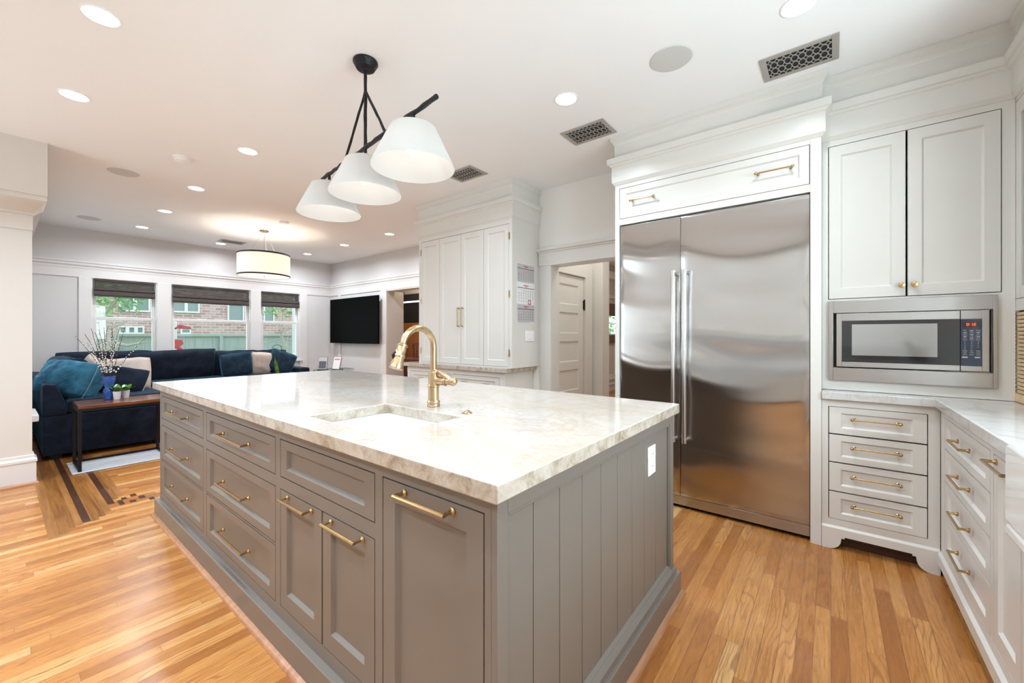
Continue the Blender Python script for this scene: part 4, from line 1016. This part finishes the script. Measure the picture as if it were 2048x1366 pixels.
def cushion(name, label, w, h, d_, loc, rot, m, seed, piping=None, cat='pillow', crown=0, pinch=.38, parent=None, group=None):
    q = cushion_mesh(w, h, d_, seed, pinch, crown=crown)
    o = link(name, q, m, parent, loc=loc, rot=rot, smooth=180)
    bm = bmesh.new(); bm.from_mesh(o.data); bmesh.ops.remove_doubles(bm, verts=bm.verts, dist=.0008); bm.to_mesh(o.data); bm.free()
    if piping:
        n = 22; pts = []
        ring = [(-1+2*i/n, -1) for i in range(n)]+[(1, -1+2*i/n) for i in range(n)]+[(1-2*i/n, 1) for i in range(n)]+[(-1, 1-2*i/n) for i in range(n+1)]
        for (u, v) in ring: pts.append((u*w/2*(1-.045*v*v), 0, v*h/2*(1-.05*u*u)+crown*(1-u*u)+.015*noise.noise(Vector((u*2, v*2+seed, 3)))))
        link('piping', MB().tube(pts, .0045, 6), piping, o, smooth=60)
    if label: tag(o, label, cat, group)
    return o
R = math.radians
M_ppipe = fabric('pale_blue_piping', (.16, .30, .36), (.25, .40, .46))
# back cushions (parts of the sofa)
for (w, h, d_, loc, rot, sd) in ((1.02, .50, .26, (-8.20, .98, .80), (R(12), 0, R(90)), 1), (1.18, .50, .27, (-8.14, 1.70, .795), (R(13), R(-2), R(90)), 2.5),
                                 (.72, .47, .26, (-8.18, 2.58, .78), (R(12), 0, R(90)), 4.1), (.62, .46, .26, (-8.18, 3.10, .78), (R(12), R(0), R(90)), 5.9),
                                 (.85, .44, .25, (-7.42, .49, .80), (R(-10), 0, R(3)), 7.7)):
    o = cushion('back_cushion', None, w, h, d_, (loc[0]+sx, loc[1]+sy, loc[2]), rot, M_navy, sd, M_navy, pinch=.28, parent=so)
cushion('throw_pillow', 'big bright teal-blue cushion standing at the near end of the sofa', .60, .40, .36, (-6.60, .51, .785), (R(-22), R(2), R(26)), M_teal, 9.2, M_ppipe, pinch=.2)
cushion('throw_pillow', 'dark navy cushion just behind the bright teal cushion on the sofa', .60, .42, .24, (-7.02, .50, .80), (R(-14), 0, R(12)), M_navy, 11.4, M_navy, pinch=.3)
cushion('throw_pillow', 'beige linen pillow behind the branches with its right corner showing', .50, .42, .18, (-6.98, 1.00, .775), (R(-14), R(-4), R(66)), M_beige, 13.3, M_beige)
cushion('throw_pillow', 'dark blue pillow leaning in front of the beige pillow by the vase', .48, .34, .19, (-6.72, .93, .725), (R(-26), R(10), R(60)), M_navy, 15.1, M_beige)
cushion('throw_pillow', 'beige pillow whose pale tip pokes up behind the bright teal cushion', .42, .38, .13, (-7.06, .72, .80), (R(-10), R(28), R(20)), M_beige, 17.9, M_beige)
cushion('throw_pillow', 'square denim-blue pillow leaning left of the light pillow on the far sofa', .46, .42, .17, (-7.86, 2.50, .78), (R(14), R(-9), R(82)), M_blue, 19.6, M_blue)
cushion('throw_pillow', 'light beige pillow between two blue pillows on the far sofa', .40, .40, .16, (-7.90, 2.88, .775), (R(14), R(7), R(96)), M_beige, 21.5, M_beige)
cushion('throw_pillow', 'dark blue pillow at the right end of the far sofa under the window', .44, .38, .17, (-7.86, 3.20, .79), (R(8), R(22), R(80)), M_blue, 23.2, M_blue)

# console table with plants
ct = thing('console_table', 'narrow reclaimed-wood side table with black metal frame at the sofa end', 'table', (-5.66, .79, .012))
link('tabletop', MB().box(-.225, .225, -.325, .325, .575, .608), M_tabletop, ct, bevel=.004)
for y in (-.315, .315):
    q = MB(); q.box(-.225, .225, y-.012, y+.012, .548, .574); q.box(-.225, .225, y-.012, y+.012, 0, .022); q.box(.20, .225, y-.012, y+.012, .022, .548); q.box(-.225, -.20, y-.012, y+.012, .022, .548)
    link('leg_frame', q, M_blk, ct, bevel=.002)
for a, b, c, d_ in ((-.225, -.205, .552, .574), (.205, .225, .552, .574), (-.224, -.206, .002, .02)): link('stretcher', MB().box(a, b, -.303, .303, c, d_), M_blk, ct, smooth=0)
rg = tag(link('floor_mat', MB().box(-5.93, -5.41, .425, 1.20, .0015, .011), M_rug, bevel=.004), 'light grey woven mat on the floor under the side table', 'mat')
vz = thing('vase', 'cobalt blue hobnail glass vase on the side table', 'vase', (-5.76, .705, .6205))
q = MB(); prof = [(0, 0), (.030, 0), (.033, .006), (.030, .030), (.036, .060), (.041, .085), (.036, .105), (.030, .120), (.034, .150), (.046, .200), (.052, .235), (.050, .236), (.043, .20), (.030, .14), (.026, .12), (0, .10)]
q.lathe(prof, seg=32)
for j, (r_, z) in enumerate(((.0335, .045), (.0385, .065), (.0412, .085), (.0375, .103), (.0345, .145), (.0385, .165), (.043, .185), (.0475, .205))):
    for k in range(16): an = 2*PI*(k+(j % 2)*.5)/16; q.ball((r_*math.cos(an), r_*math.sin(an), z), .0055, 6)
link('body', q, M_cobalt, vz, smooth=70)
tips = [(-5.80, .478, 1.262), (-5.70, .530, 1.285), (-5.79, .585, 1.34), (-5.70, .600, 1.30), (-5.83, .64, 1.33), (-5.68, .66, 1.35), (-5.77, .70, 1.375), (-5.82, .735, 1.40), (-5.71, .72, 1.33),
        (-5.66, .755, 1.27), (-5.78, .83, 1.365), (-5.70, .965, 1.235), (-5.85, .56, 1.19), (-5.64, .625, 1.19), (-5.87, .78, 1.20), (-5.62, .70, 1.20)]
place = ['arching farthest left from the vase', 'with a curled cluster tip, second from the left', 'rising before the window casing', 'short of its left neighbour before the casing', 'tall and thin left of the vase centre', 'upright before the left window', 'tallest near the centre before the left window', 'tall upright one right of centre', 'leaning slightly right of the vase centre', 'low one leaning right over the vase', 'bare and straight, reaching right before the window', 'reaching farthest right across the window', 'short one bending left low', 'short one low in front left', 'short one low behind right', 'short one low in front of the bundle']
for i, tp in enumerate(tips):
    base = Vector((-5.76+.012*math.cos(i*2.4), .705+.012*math.sin(i*2.4), .745)); tpv = Vector(tp); rim = Vector((-5.76+.03*math.cos(math.atan2(tpv.y-.705, tpv.x+5.76)), .705+.03*math.sin(math.atan2(tpv.y-.705, tpv.x+5.76)), .858))
    pts = [base, rim]; n = 9
    ctrl = rim.lerp(tpv, .45)+Vector((0, 0, .07))+Vector((random.uniform(-.02, .02), random.uniform(-.02, .02), 0))
    for k in range(1, n+1):
        f_ = k/n; p = rim*(1-f_)**2+ctrl*2*f_*(1-f_)+tpv*f_*f_; pts.append(p+Vector((0, random.uniform(-.004, .004), random.uniform(-.003, .003))))
    rs = [.0034]*2+[.0034-.0014*k/n for k in range(1, n+1)]
    st_ = link('pussy_willow_branch', MB().tube([p-base for p in pts], rs, 5), M_bark2, loc=tuple(base), smooth=60)
    tag(st_, 'catkin branch in the blue vase, '+place[i], 'branch', 'pussy willow branches in the blue vase')
    q = MB(); nc = 16 if i != 10 else 10
    for k in range(nc):
        f_ = (.18+.82*k/nc)*(len(pts)-1.01); a = int(f_); p = pts[a].lerp(pts[min(a+1, len(pts)-1)], f_-a)-base
        off_ = Vector((random.uniform(-1, 1), random.uniform(-1, 1), random.uniform(0, .8))).normalized()*.005
        rr_ = random.uniform(.0055, .0085) if f_ < 4 else random.uniform(.0042, .0060)
        q.ball(tuple(p+off_), rr_, 7, (1, 1, 1.25))
    link('catkins', q, M_catkin, st_, smooth=80, kind='stuff')
def pot(loc, label, seed, ear=False):
    t = thing('potted_plant', label, 'potted plant', loc, 0, 'small potted plants on the side table')
    link('pot', MB().lathe([(0, 0), (.024, 0), (.026, .003), (.033, .082), (.031, .083), (.028, .07), (0, .07)], seg=24), M_porc, t)
    link('soil', MB().lathe([(.0285, .071), (.0285, .073), (0, .075)], seg=16), M_soil, t)
    rnd = random.Random(seed)
    for k in range(6):
        an = 2*PI*k/6+rnd.uniform(-.3, .3); L_ = rnd.uniform(.085, .125); el = rnd.uniform(.45, 1.25)
        q = MB(); n = 8; vs = []
        for i in range(n+1):
            f_ = i/n; w_ = .026*math.sin(PI*min(1, f_*.92+.06))**.7; r_ = L_*f_*math.cos(el*(1-.25*f_)); z = .074+L_*f_*math.sin(el*(1-.25*f_))
            c_, s_ = math.cos(an), math.sin(an)
            for sg, dz in ((-1, .003), (0, -.001), (1, .003)): vs.append((r_*c_-sg*w_*s_, r_*s_+sg*w_*c_, z+dz))
        vs += [(x, y, z-.0025) for x, y, z in vs]; m_ = 3*(n+1); fs = []
        for i in range(n):
            for s_ in (0, 1): a = i*3+s_; fs += [(a, a+1, a+4, a+3), (m_+a+3, m_+a+4, m_+a+1, m_+a)]
            fs += [(i*3, i*3+3, m_+i*3+3, m_+i*3), (i*3+2, m_+i*3+2, m_+i*3+5, i*3+5)]
        q.add(vs, fs); link('leaf', q, M_succ, t, smooth=60)
pot((-5.70, .757, .6205), 'small white potted plant on the left, in front of the blue vase', 3)
pot((-5.76, .830, .6205), 'small white potted plant on the right of its twin on the side table', 8)

# glass side table behind the island with two frames, and the orchid
gt = thing('side_table', 'small glass-topped side table under the television', 'table', (-7.45, 3.98, 0))
link('glass_top', MB().lathe([(0, .61), (.36, .61), (.36, .62), (0, .62)], seg=40), M_tableglass, gt)
link('rim', MB().lathe([(.358, .606), (.368, .606), (.368, .624), (.358, .624), (.358, .606)], seg=40, cap=False), M_chrome, gt)
for k in range(3): an = 2*PI*k/3+.3; link('leg', MB().tube([(.30*math.cos(an), .30*math.sin(an), .606), (.20*math.cos(an), .20*math.sin(an), 0)], .012, 8), M_chrome, gt)
def frame_card(loc, rotz, label, pink):
    t = thing('magazine_stand', label, 'magazine', loc, rotz)
    M_ = Matrix.Rotation(R(-16), 4, 'X')
    link('easel', MB().box(-.085, .085, .006, .014, 0, .25).xf(M_).box(-.08, .08, .0, .12, .0, .008), M_blk, t, smooth=0)
    c_ = link('cover', MB().box(-.08, .08, 0, .0055, .015, .245).xf(M_), M_paper if pink else M_papergrey, t, smooth=0)
    if pink: link('title', MB().box(-.06, .06, -.0015, 0, .19, .215).xf(M_), M_pink, c_, smooth=0)
    else: link('photo', MB().box(-.065, .065, -.0015, 0, .03, .17).xf(M_), M_ink, c_, smooth=0)
frame_card((-7.52, 3.78, .6205), R(42), 'dark magazine propped upright at the left on the glass side table', False)
frame_card((-7.40, 3.98, .6205), R(20), 'white booklet with pink title propped on the glass side table', True)
orc = thing('orchid', 'orchid leaf with dark looped stake by the right end of the sofa', 'plant', (-7.0, 2.80, .60))
link('leaf', MB().add([(0, -.045, .34), (.01, -.01, .22), (0, .03, .06), (0, -.02, .04), (0.0, -.055, .2), (.012, -.03, .26)], [(0, 5, 1, 2, 3, 4)]).add([(-.004, -.045, .34), (.006, -.01, .22), (-.004, .03, .06), (-.004, -.02, .04), (-.004, -.055, .2), (.008, -.03, .26)], [(4, 3, 2, 1, 5, 0)]), M_succ, orc)
hp = [(0, .02, .0), (0, .055, .12), (0, .058, .35)]+[(0, -.012+.07*math.cos(a_), .46+.06*math.sin(a_)) for a_ in [PI*k/10 for k in range(0, 11)]]
link('stake', MB().tube(hp, .004, 6), M_blk, orc, smooth=60)
link('pot', MB().lathe([(0, -.16), (.05, -.16), (.06, .03), (.055, .03), (0, .0)], seg=20), M_porc, orc)
st2 = thing('stool', 'low dark stool holding the orchid behind the island', 'stool', (-7.0, 2.80, 0))
link('seat', MB().lathe([(0, .41), (.17, .41), (.17, .44), (0, .44)], seg=28), M_tabletop, st2)
for k in range(3): an = 2*PI*k/3; link('leg', MB().tube([(.11*math.cos(an), .11*math.sin(an), .41), (.15*math.cos(an), .15*math.sin(an), 0)], .013, 8), M_blk, st2)

# ---------------------------------------------------------------- dining room seen through the living room opening
struct('wall_dining_north', MB().box(-8.95, -3.85, 5.75, 5.9, 0, ZC), M_wallb, smooth=0)
struct('wall_dining_west', MB().box(-8.95, -8.8, 4.76, 5.75, 0, ZC), M_wallb, smooth=0)
struct('trim_22', MB().box(-7.72, -7.60, 5.72, 5.75, 0, 2.25).box(-7.72, -5.8, 5.72, 5.75, 2.14, 2.28), M_wallb, bevel=.003)
dc = thing('display_cabinet', 'dark glass display cabinet over amber wood panels seen through the living room opening', 'cabinet', (-6.9, 5.5, 0))
link('wood_panel', MB().box(-.69, -.34, .0, .22, .0, 1.54).box(-.335, .6, .0, .22, 0, 1.54), M_orange, dc, bevel=.003)
link('glass_front', MB().box(-.69, .6, .0, .22, 1.545, 2.16), M_wglass, dc, smooth=0)
link('reflected_tube', MB().tube([(-.68, -.02, 1.99), (.6, -.02, 1.99)], .016, 8), M_strip, dc)  # glowing tube stands in for a light strip reflected in the glass
dt = thing('dining_table', 'dark wooden table in the room beyond the living room opening', 'table', (-6.55, 5.2, 0))
link('tabletop', MB().box(-.5, .8, -.28, .22, .80, .84), M_tabletop, dt, bevel=.004)
link('apron', MB().box(-.45, .75, -.24, .18, .70, .80), M_tabletop, dt, smooth=0)
for x, y in ((-.42, -.2), (.7, -.2), (-.42, .15), (.7, .15)): link('leg', MB().box(x-.03, x+.03, y-.03, y+.03, 0, .70), M_tabletop, dt, smooth=0)
dch = thing('dining_chair', 'dark slatted chair back beside the amber panels beyond the opening', 'chair', (-6.37, 5.16, 0))
q = MB().box(-.2, -.17, -.02, .01, .86, 1.10).box(.17, .2, -.02, .01, .86, 1.10).box(-.2, .2, -.02, .01, 1.06, 1.12)
for x in (-.09, 0, .09): q.box(x-.012, x+.012, -.012, .004, .86, 1.07)
link('backrest', q, M_tabletop, dch, smooth=0)
link('seat', MB().box(-.2, .2, -.02, .04, .842, .862), M_tabletop, dch, smooth=0)
area_light('dining_lamp', (-6.6, 5.15, 2.8), (0, 0, 0), .4, .4, 14, (1, .86, .68))
bt = thing('soap_bottle', 'small dark blue bottle left of the hutch countertop', 'bottle', (-4.36, 3.36, .72))
link('bottle', MB().lathe([(0, 0), (.030, 0), (.032, .01), (.032, .12), (.014, .15), (.012, .17), (0, .17)], seg=18), mat('navy_bottle', (.01, .015, .06), .2), bt)
link('pump', MB().lathe([(.008, .17), (.008, .20), (.013, .20), (.013, .21), (0, .21)], seg=12), M_blk, bt)
bs = tag(link('plant_stand', MB().box(-4.44, -4.28, 3.28, 3.44, .70, .72).box(-4.38, -4.34, 3.34, 3.38, .02, .70).box(-4.44, -4.28, 3.28, 3.44, 0, .02), M_trim), 'slim white stand left of the hutch hidden behind the island', 'stand')

# ---------------------------------------------------------------- outside
struct('ground_outside', MB().box(-40, -9.0, -14, 22, -.75, -.6), M_grass, smooth=0) if False else tag(link('lawn', MB().box(-40, -9.0, -14, 22, -.75, -.6).box(-9.0, -4.1, 6.0, 16, -.75, -.6), M_grass, smooth=0, kind='structure'), 'green lawn outside the windows', 'lawn')
fe = thing('wooden_fence', 'grey-green board fence outside the living room windows', 'fence', (-16, 3, -.6))
q = MB()
for k in range(60): q.box(-.01, .01, -7+k*.24, -7+k*.24+.236, 0, 1.84)
link('boards', q, M_fence, fe, smooth=0)
link('cap_rail', MB().box(-.05, .08, -7, 7.4, 1.84, 1.92).box(.01, .06, -7, 7.4, .3, .38), M_fence, fe, bevel=.004)
for y in (-5.3, -2.9, -.9, 1.62, 4.2): link('post', MB().box(.01, .10, y-.05, y+.05, 0, 1.84), M_fence, fe, bevel=.004)
# neighbouring brick house
ho = thing('brick_house', 'two-storey red brick house with white windows beyond the fence', 'house', (-24, 4, -.6))
link('wall', MB().box(-3, 0, -12, 14, 0, 7.5), M_brick, ho, smooth=0)
def hwin(y0, y1, z0, z1, mull=True, panes=1):
    yc = (y0+y1)/2; w = (y1-y0)/2; h = (z1-z0)/2; zc_ = (z0+z1)/2
    q = MB(); holes = []
    n = panes; step = 2*w/n
    for k in range(n): holes.append((-w+k*step+.06, -w+(k+1)*step-.06, -h+.07, h-.07))
    q.cells(-w, w, -h, h, holes, lambda a, b, c, d_: q.box(0, .08, a, b, c, d_))
    o = link('window', q, M_print, ho, loc=(0, yc, zc_), smooth=0)
    link('pane', MB().box(.01, .03, -w+.03, w-.03, -h+.03, h-.03), M_winext, o, smooth=0)
def HY(y): return y*1.655-4
for (a, b, z0, z1, n) in ((1.96, 2.57, 1.90, 2.30, 2), (3.03, 3.66, 1.92, 2.30, 2), (4.36, 4.80, 1.70, 2.25, 1), (5.36, 5.68, 1.70, 2.3, 1), (1.95, 2.45, 1.31, 1.52, 3), (3.22, 3.46, 1.31, 1.48, 1)):
    hwin(HY(a), HY(b), 1.27+(z0-1.27)*1.655+.6, 1.27+(z1-1.27)*1.655+.6, panes=n)
# white porch post and tree
pp = tag(link('porch_post', MB().box(-9.9, -9.72, 4.27, 4.40, -.6, 2.9).box(-9.95, -9.67, 4.24, 4.43, -.6, -.4).box(-10.1, -9.0, 4.20, 4.5, 2.75, 2.95), M_print, bevel=.006), 'white porch post outside the right window', 'post')
def tree(loc, label, h, crown_c, crown_r, nleaf, seed, trunk=.09):
    t = thing('tree', label, 'tree', loc)
    rnd = random.Random(seed); q = MB()
    top_ = Vector(crown_c)
    q.tube([(0, 0, 0), (.05, .1, h*.3), tuple(top_*.7)], [trunk, trunk*.8, trunk*.5], 8)
    for k in range(9):
        d_ = Vector((rnd.uniform(-1, 1), rnd.uniform(-1, 1), rnd.uniform(-.3, 1))).normalized()
        s_ = top_*rnd.uniform(.35, .75); q.tube([s_, s_+d_*crown_r*.5, s_+d_*crown_r*.9+Vector((0, 0, .2))], [trunk*.35, trunk*.22, .012], 6)
    link('trunk', q, M_bark, t, smooth=60)
    q = MB()
    for k in range(nleaf):
        d_ = Vector((rnd.gauss(0, 1), rnd.gauss(0, 1), rnd.gauss(0, .8))).normalized()*crown_r*rnd.random()**.4
        p = top_+d_; a = Vector((rnd.uniform(-1, 1), rnd.uniform(-1, 1), rnd.uniform(-1, 1))).normalized(); b = a.orthogonal().normalized(); s_ = rnd.uniform(.04, .085)
        q.add([p-a*s_, p+b*s_*.5, p+a*s_, p-b*s_*.5], [(0, 1, 2, 3)])
    link('foliage', q, M_leaf, t, smooth=0)
tree((-14.5, 1.75, -.6), 'leafy tree with pale trunk seen through the left window', 2.6, (0, -.15, 3.25), 1.0, 1300, 5, .16)
tree((-14.2, 5.9, -.6), 'slim leafy tree seen through the right window', 2.6, (0, -.25, 3.3), .9, 700, 11, .05)
bu = link('hedge', MB(), M_leaf)
bpy.data.objects.remove(bu)
q = MB(); rnd = random.Random(3)
for k in range(1500):
    p = Vector((rnd.uniform(-7.0, -6.0), rnd.uniform(9.5, 15.5), rnd.uniform(-.3, 3.4))); a = Vector((rnd.uniform(-1, 1), rnd.uniform(-1, 1), rnd.uniform(-1, 1))).normalized(); b = a.orthogonal().normalized(); s_ = rnd.uniform(.05, .1)
    q.add([p-a*s_, p+b*s_*.6, p+a*s_, p-b*s_*.6], [(0, 1, 2, 3)])
tag(link('hedge', q, M_leaf, smooth=0), 'green foliage outside the small window beyond the doorway', 'hedge')
# children's playhouse outside the middle window
ph = thing('playhouse', 'small white and red playhouse outside the middle window', 'playhouse', (-10.6, 2.2, -.6))
link('wall', MB().box(-.2, .2, -.14, .06, .3, 2.15), M_print, ph, bevel=.01)
link('window_inset', MB().box(.2, .215, -.10, .0, 1.85, 2.05), M_red, ph, smooth=0)
link('roof', MB().prism([(-.02, 1.98), (.10, 2.09), (.27, 2.05), (.30, 2.0), (.1, 2.02)], -.2, .2, 'x'), M_red, ph)
link('slide_rim', MB().prism([(-.12, 1.80), (.14, 1.78), (.16, 1.70), (.10, 1.64), (.17, 1.56), (-.12, 1.66)], -.15, .22, 'x'), M_red, ph)
bl = thing('beach_umbrella', 'red domed umbrella low outside the left window', 'umbrella', (-10.8, 1.72, -.6))
link('canopy', MB().lathe([(0, 1.58), (.10, 1.56), (.20, 1.50), (.27, 1.40), (.26, 1.40), (0, 1.52)], seg=24), M_red, bl)
link('pole', MB().tube([(0, 0, 0), (0, 0, 1.54)], .015, 8), M_print, bl)

# ---------------------------------------------------------------- counter behind the camera (seen only in reflections)
kb = thing('base_cabinet', 'white base cabinet along the back wall behind the viewpoint', 'cabinet', (-.8, -1.6, 0))
link('carcass', MB().box(-2.6, 1.89, -.28, .32, .1, .889), M_white, kb, smooth=0)
link('worktop', MB().box(-2.62, 1.89, -.29, .36, .89, .935).box(-2.62, 1.89, -.29, -.27, .935, 1.10), M_stone2, kb, bevel=.003)
ub = thing('upper_cabinet', 'white upper cabinets on the back wall mirrored in the refrigerator doors', 'cabinet', (-1.6, -1.72, 1.42))
link('carcass', MB().box(-1.7, 1.5, -.17, .15, 0, 1.43), M_white, ub, smooth=0)
link('reflection_strip', MB().box(-1.65, 1.45, .06, .09, -.012, -.002), M_strip, ub, smooth=0)  # unseen glowing strip added to put bright streaks in the refrigerator doors
cb_ = tag(link('cutting_board', MB().box(.30, .72, -1.72, -1.50, .936, .965), M_board, bevel=.004), 'wooden cutting board mirrored in the microwave window', 'cutting board')
tf = thing('kitchen_faucet', 'slim steel faucet mirrored in the microwave window', 'faucet', (1.0, -1.70, .936))
link('spout', MB().tube([(0, 0, 0), (0, 0, .30), (-.02, 0, .34), (-.06, 0, .355), (-.22, .04, .355), (-.26, .05, .34), (-.275, .055, .30)], .012, 10), M_chrome, tf, smooth=60)
kn = thing('knife_block', 'dark knife block with angled handles mirrored in the microwave window', 'knife block', (.92, -1.45, .936), R(20))
link('block', MB().prism([(-.05, 0), (.07, 0), (.07, .10), (-.01, .19), (-.10, .13)], -.05, .05, 'y'), M_brown, kn)
for i in range(3):
    for j in range(2): link('knife_handle', MB().tube([(-.045+j*.03, -.03+i*.03, .15), (-.13+j*.03, -.03+i*.03, .25)], .010, 8), M_blk, kn)
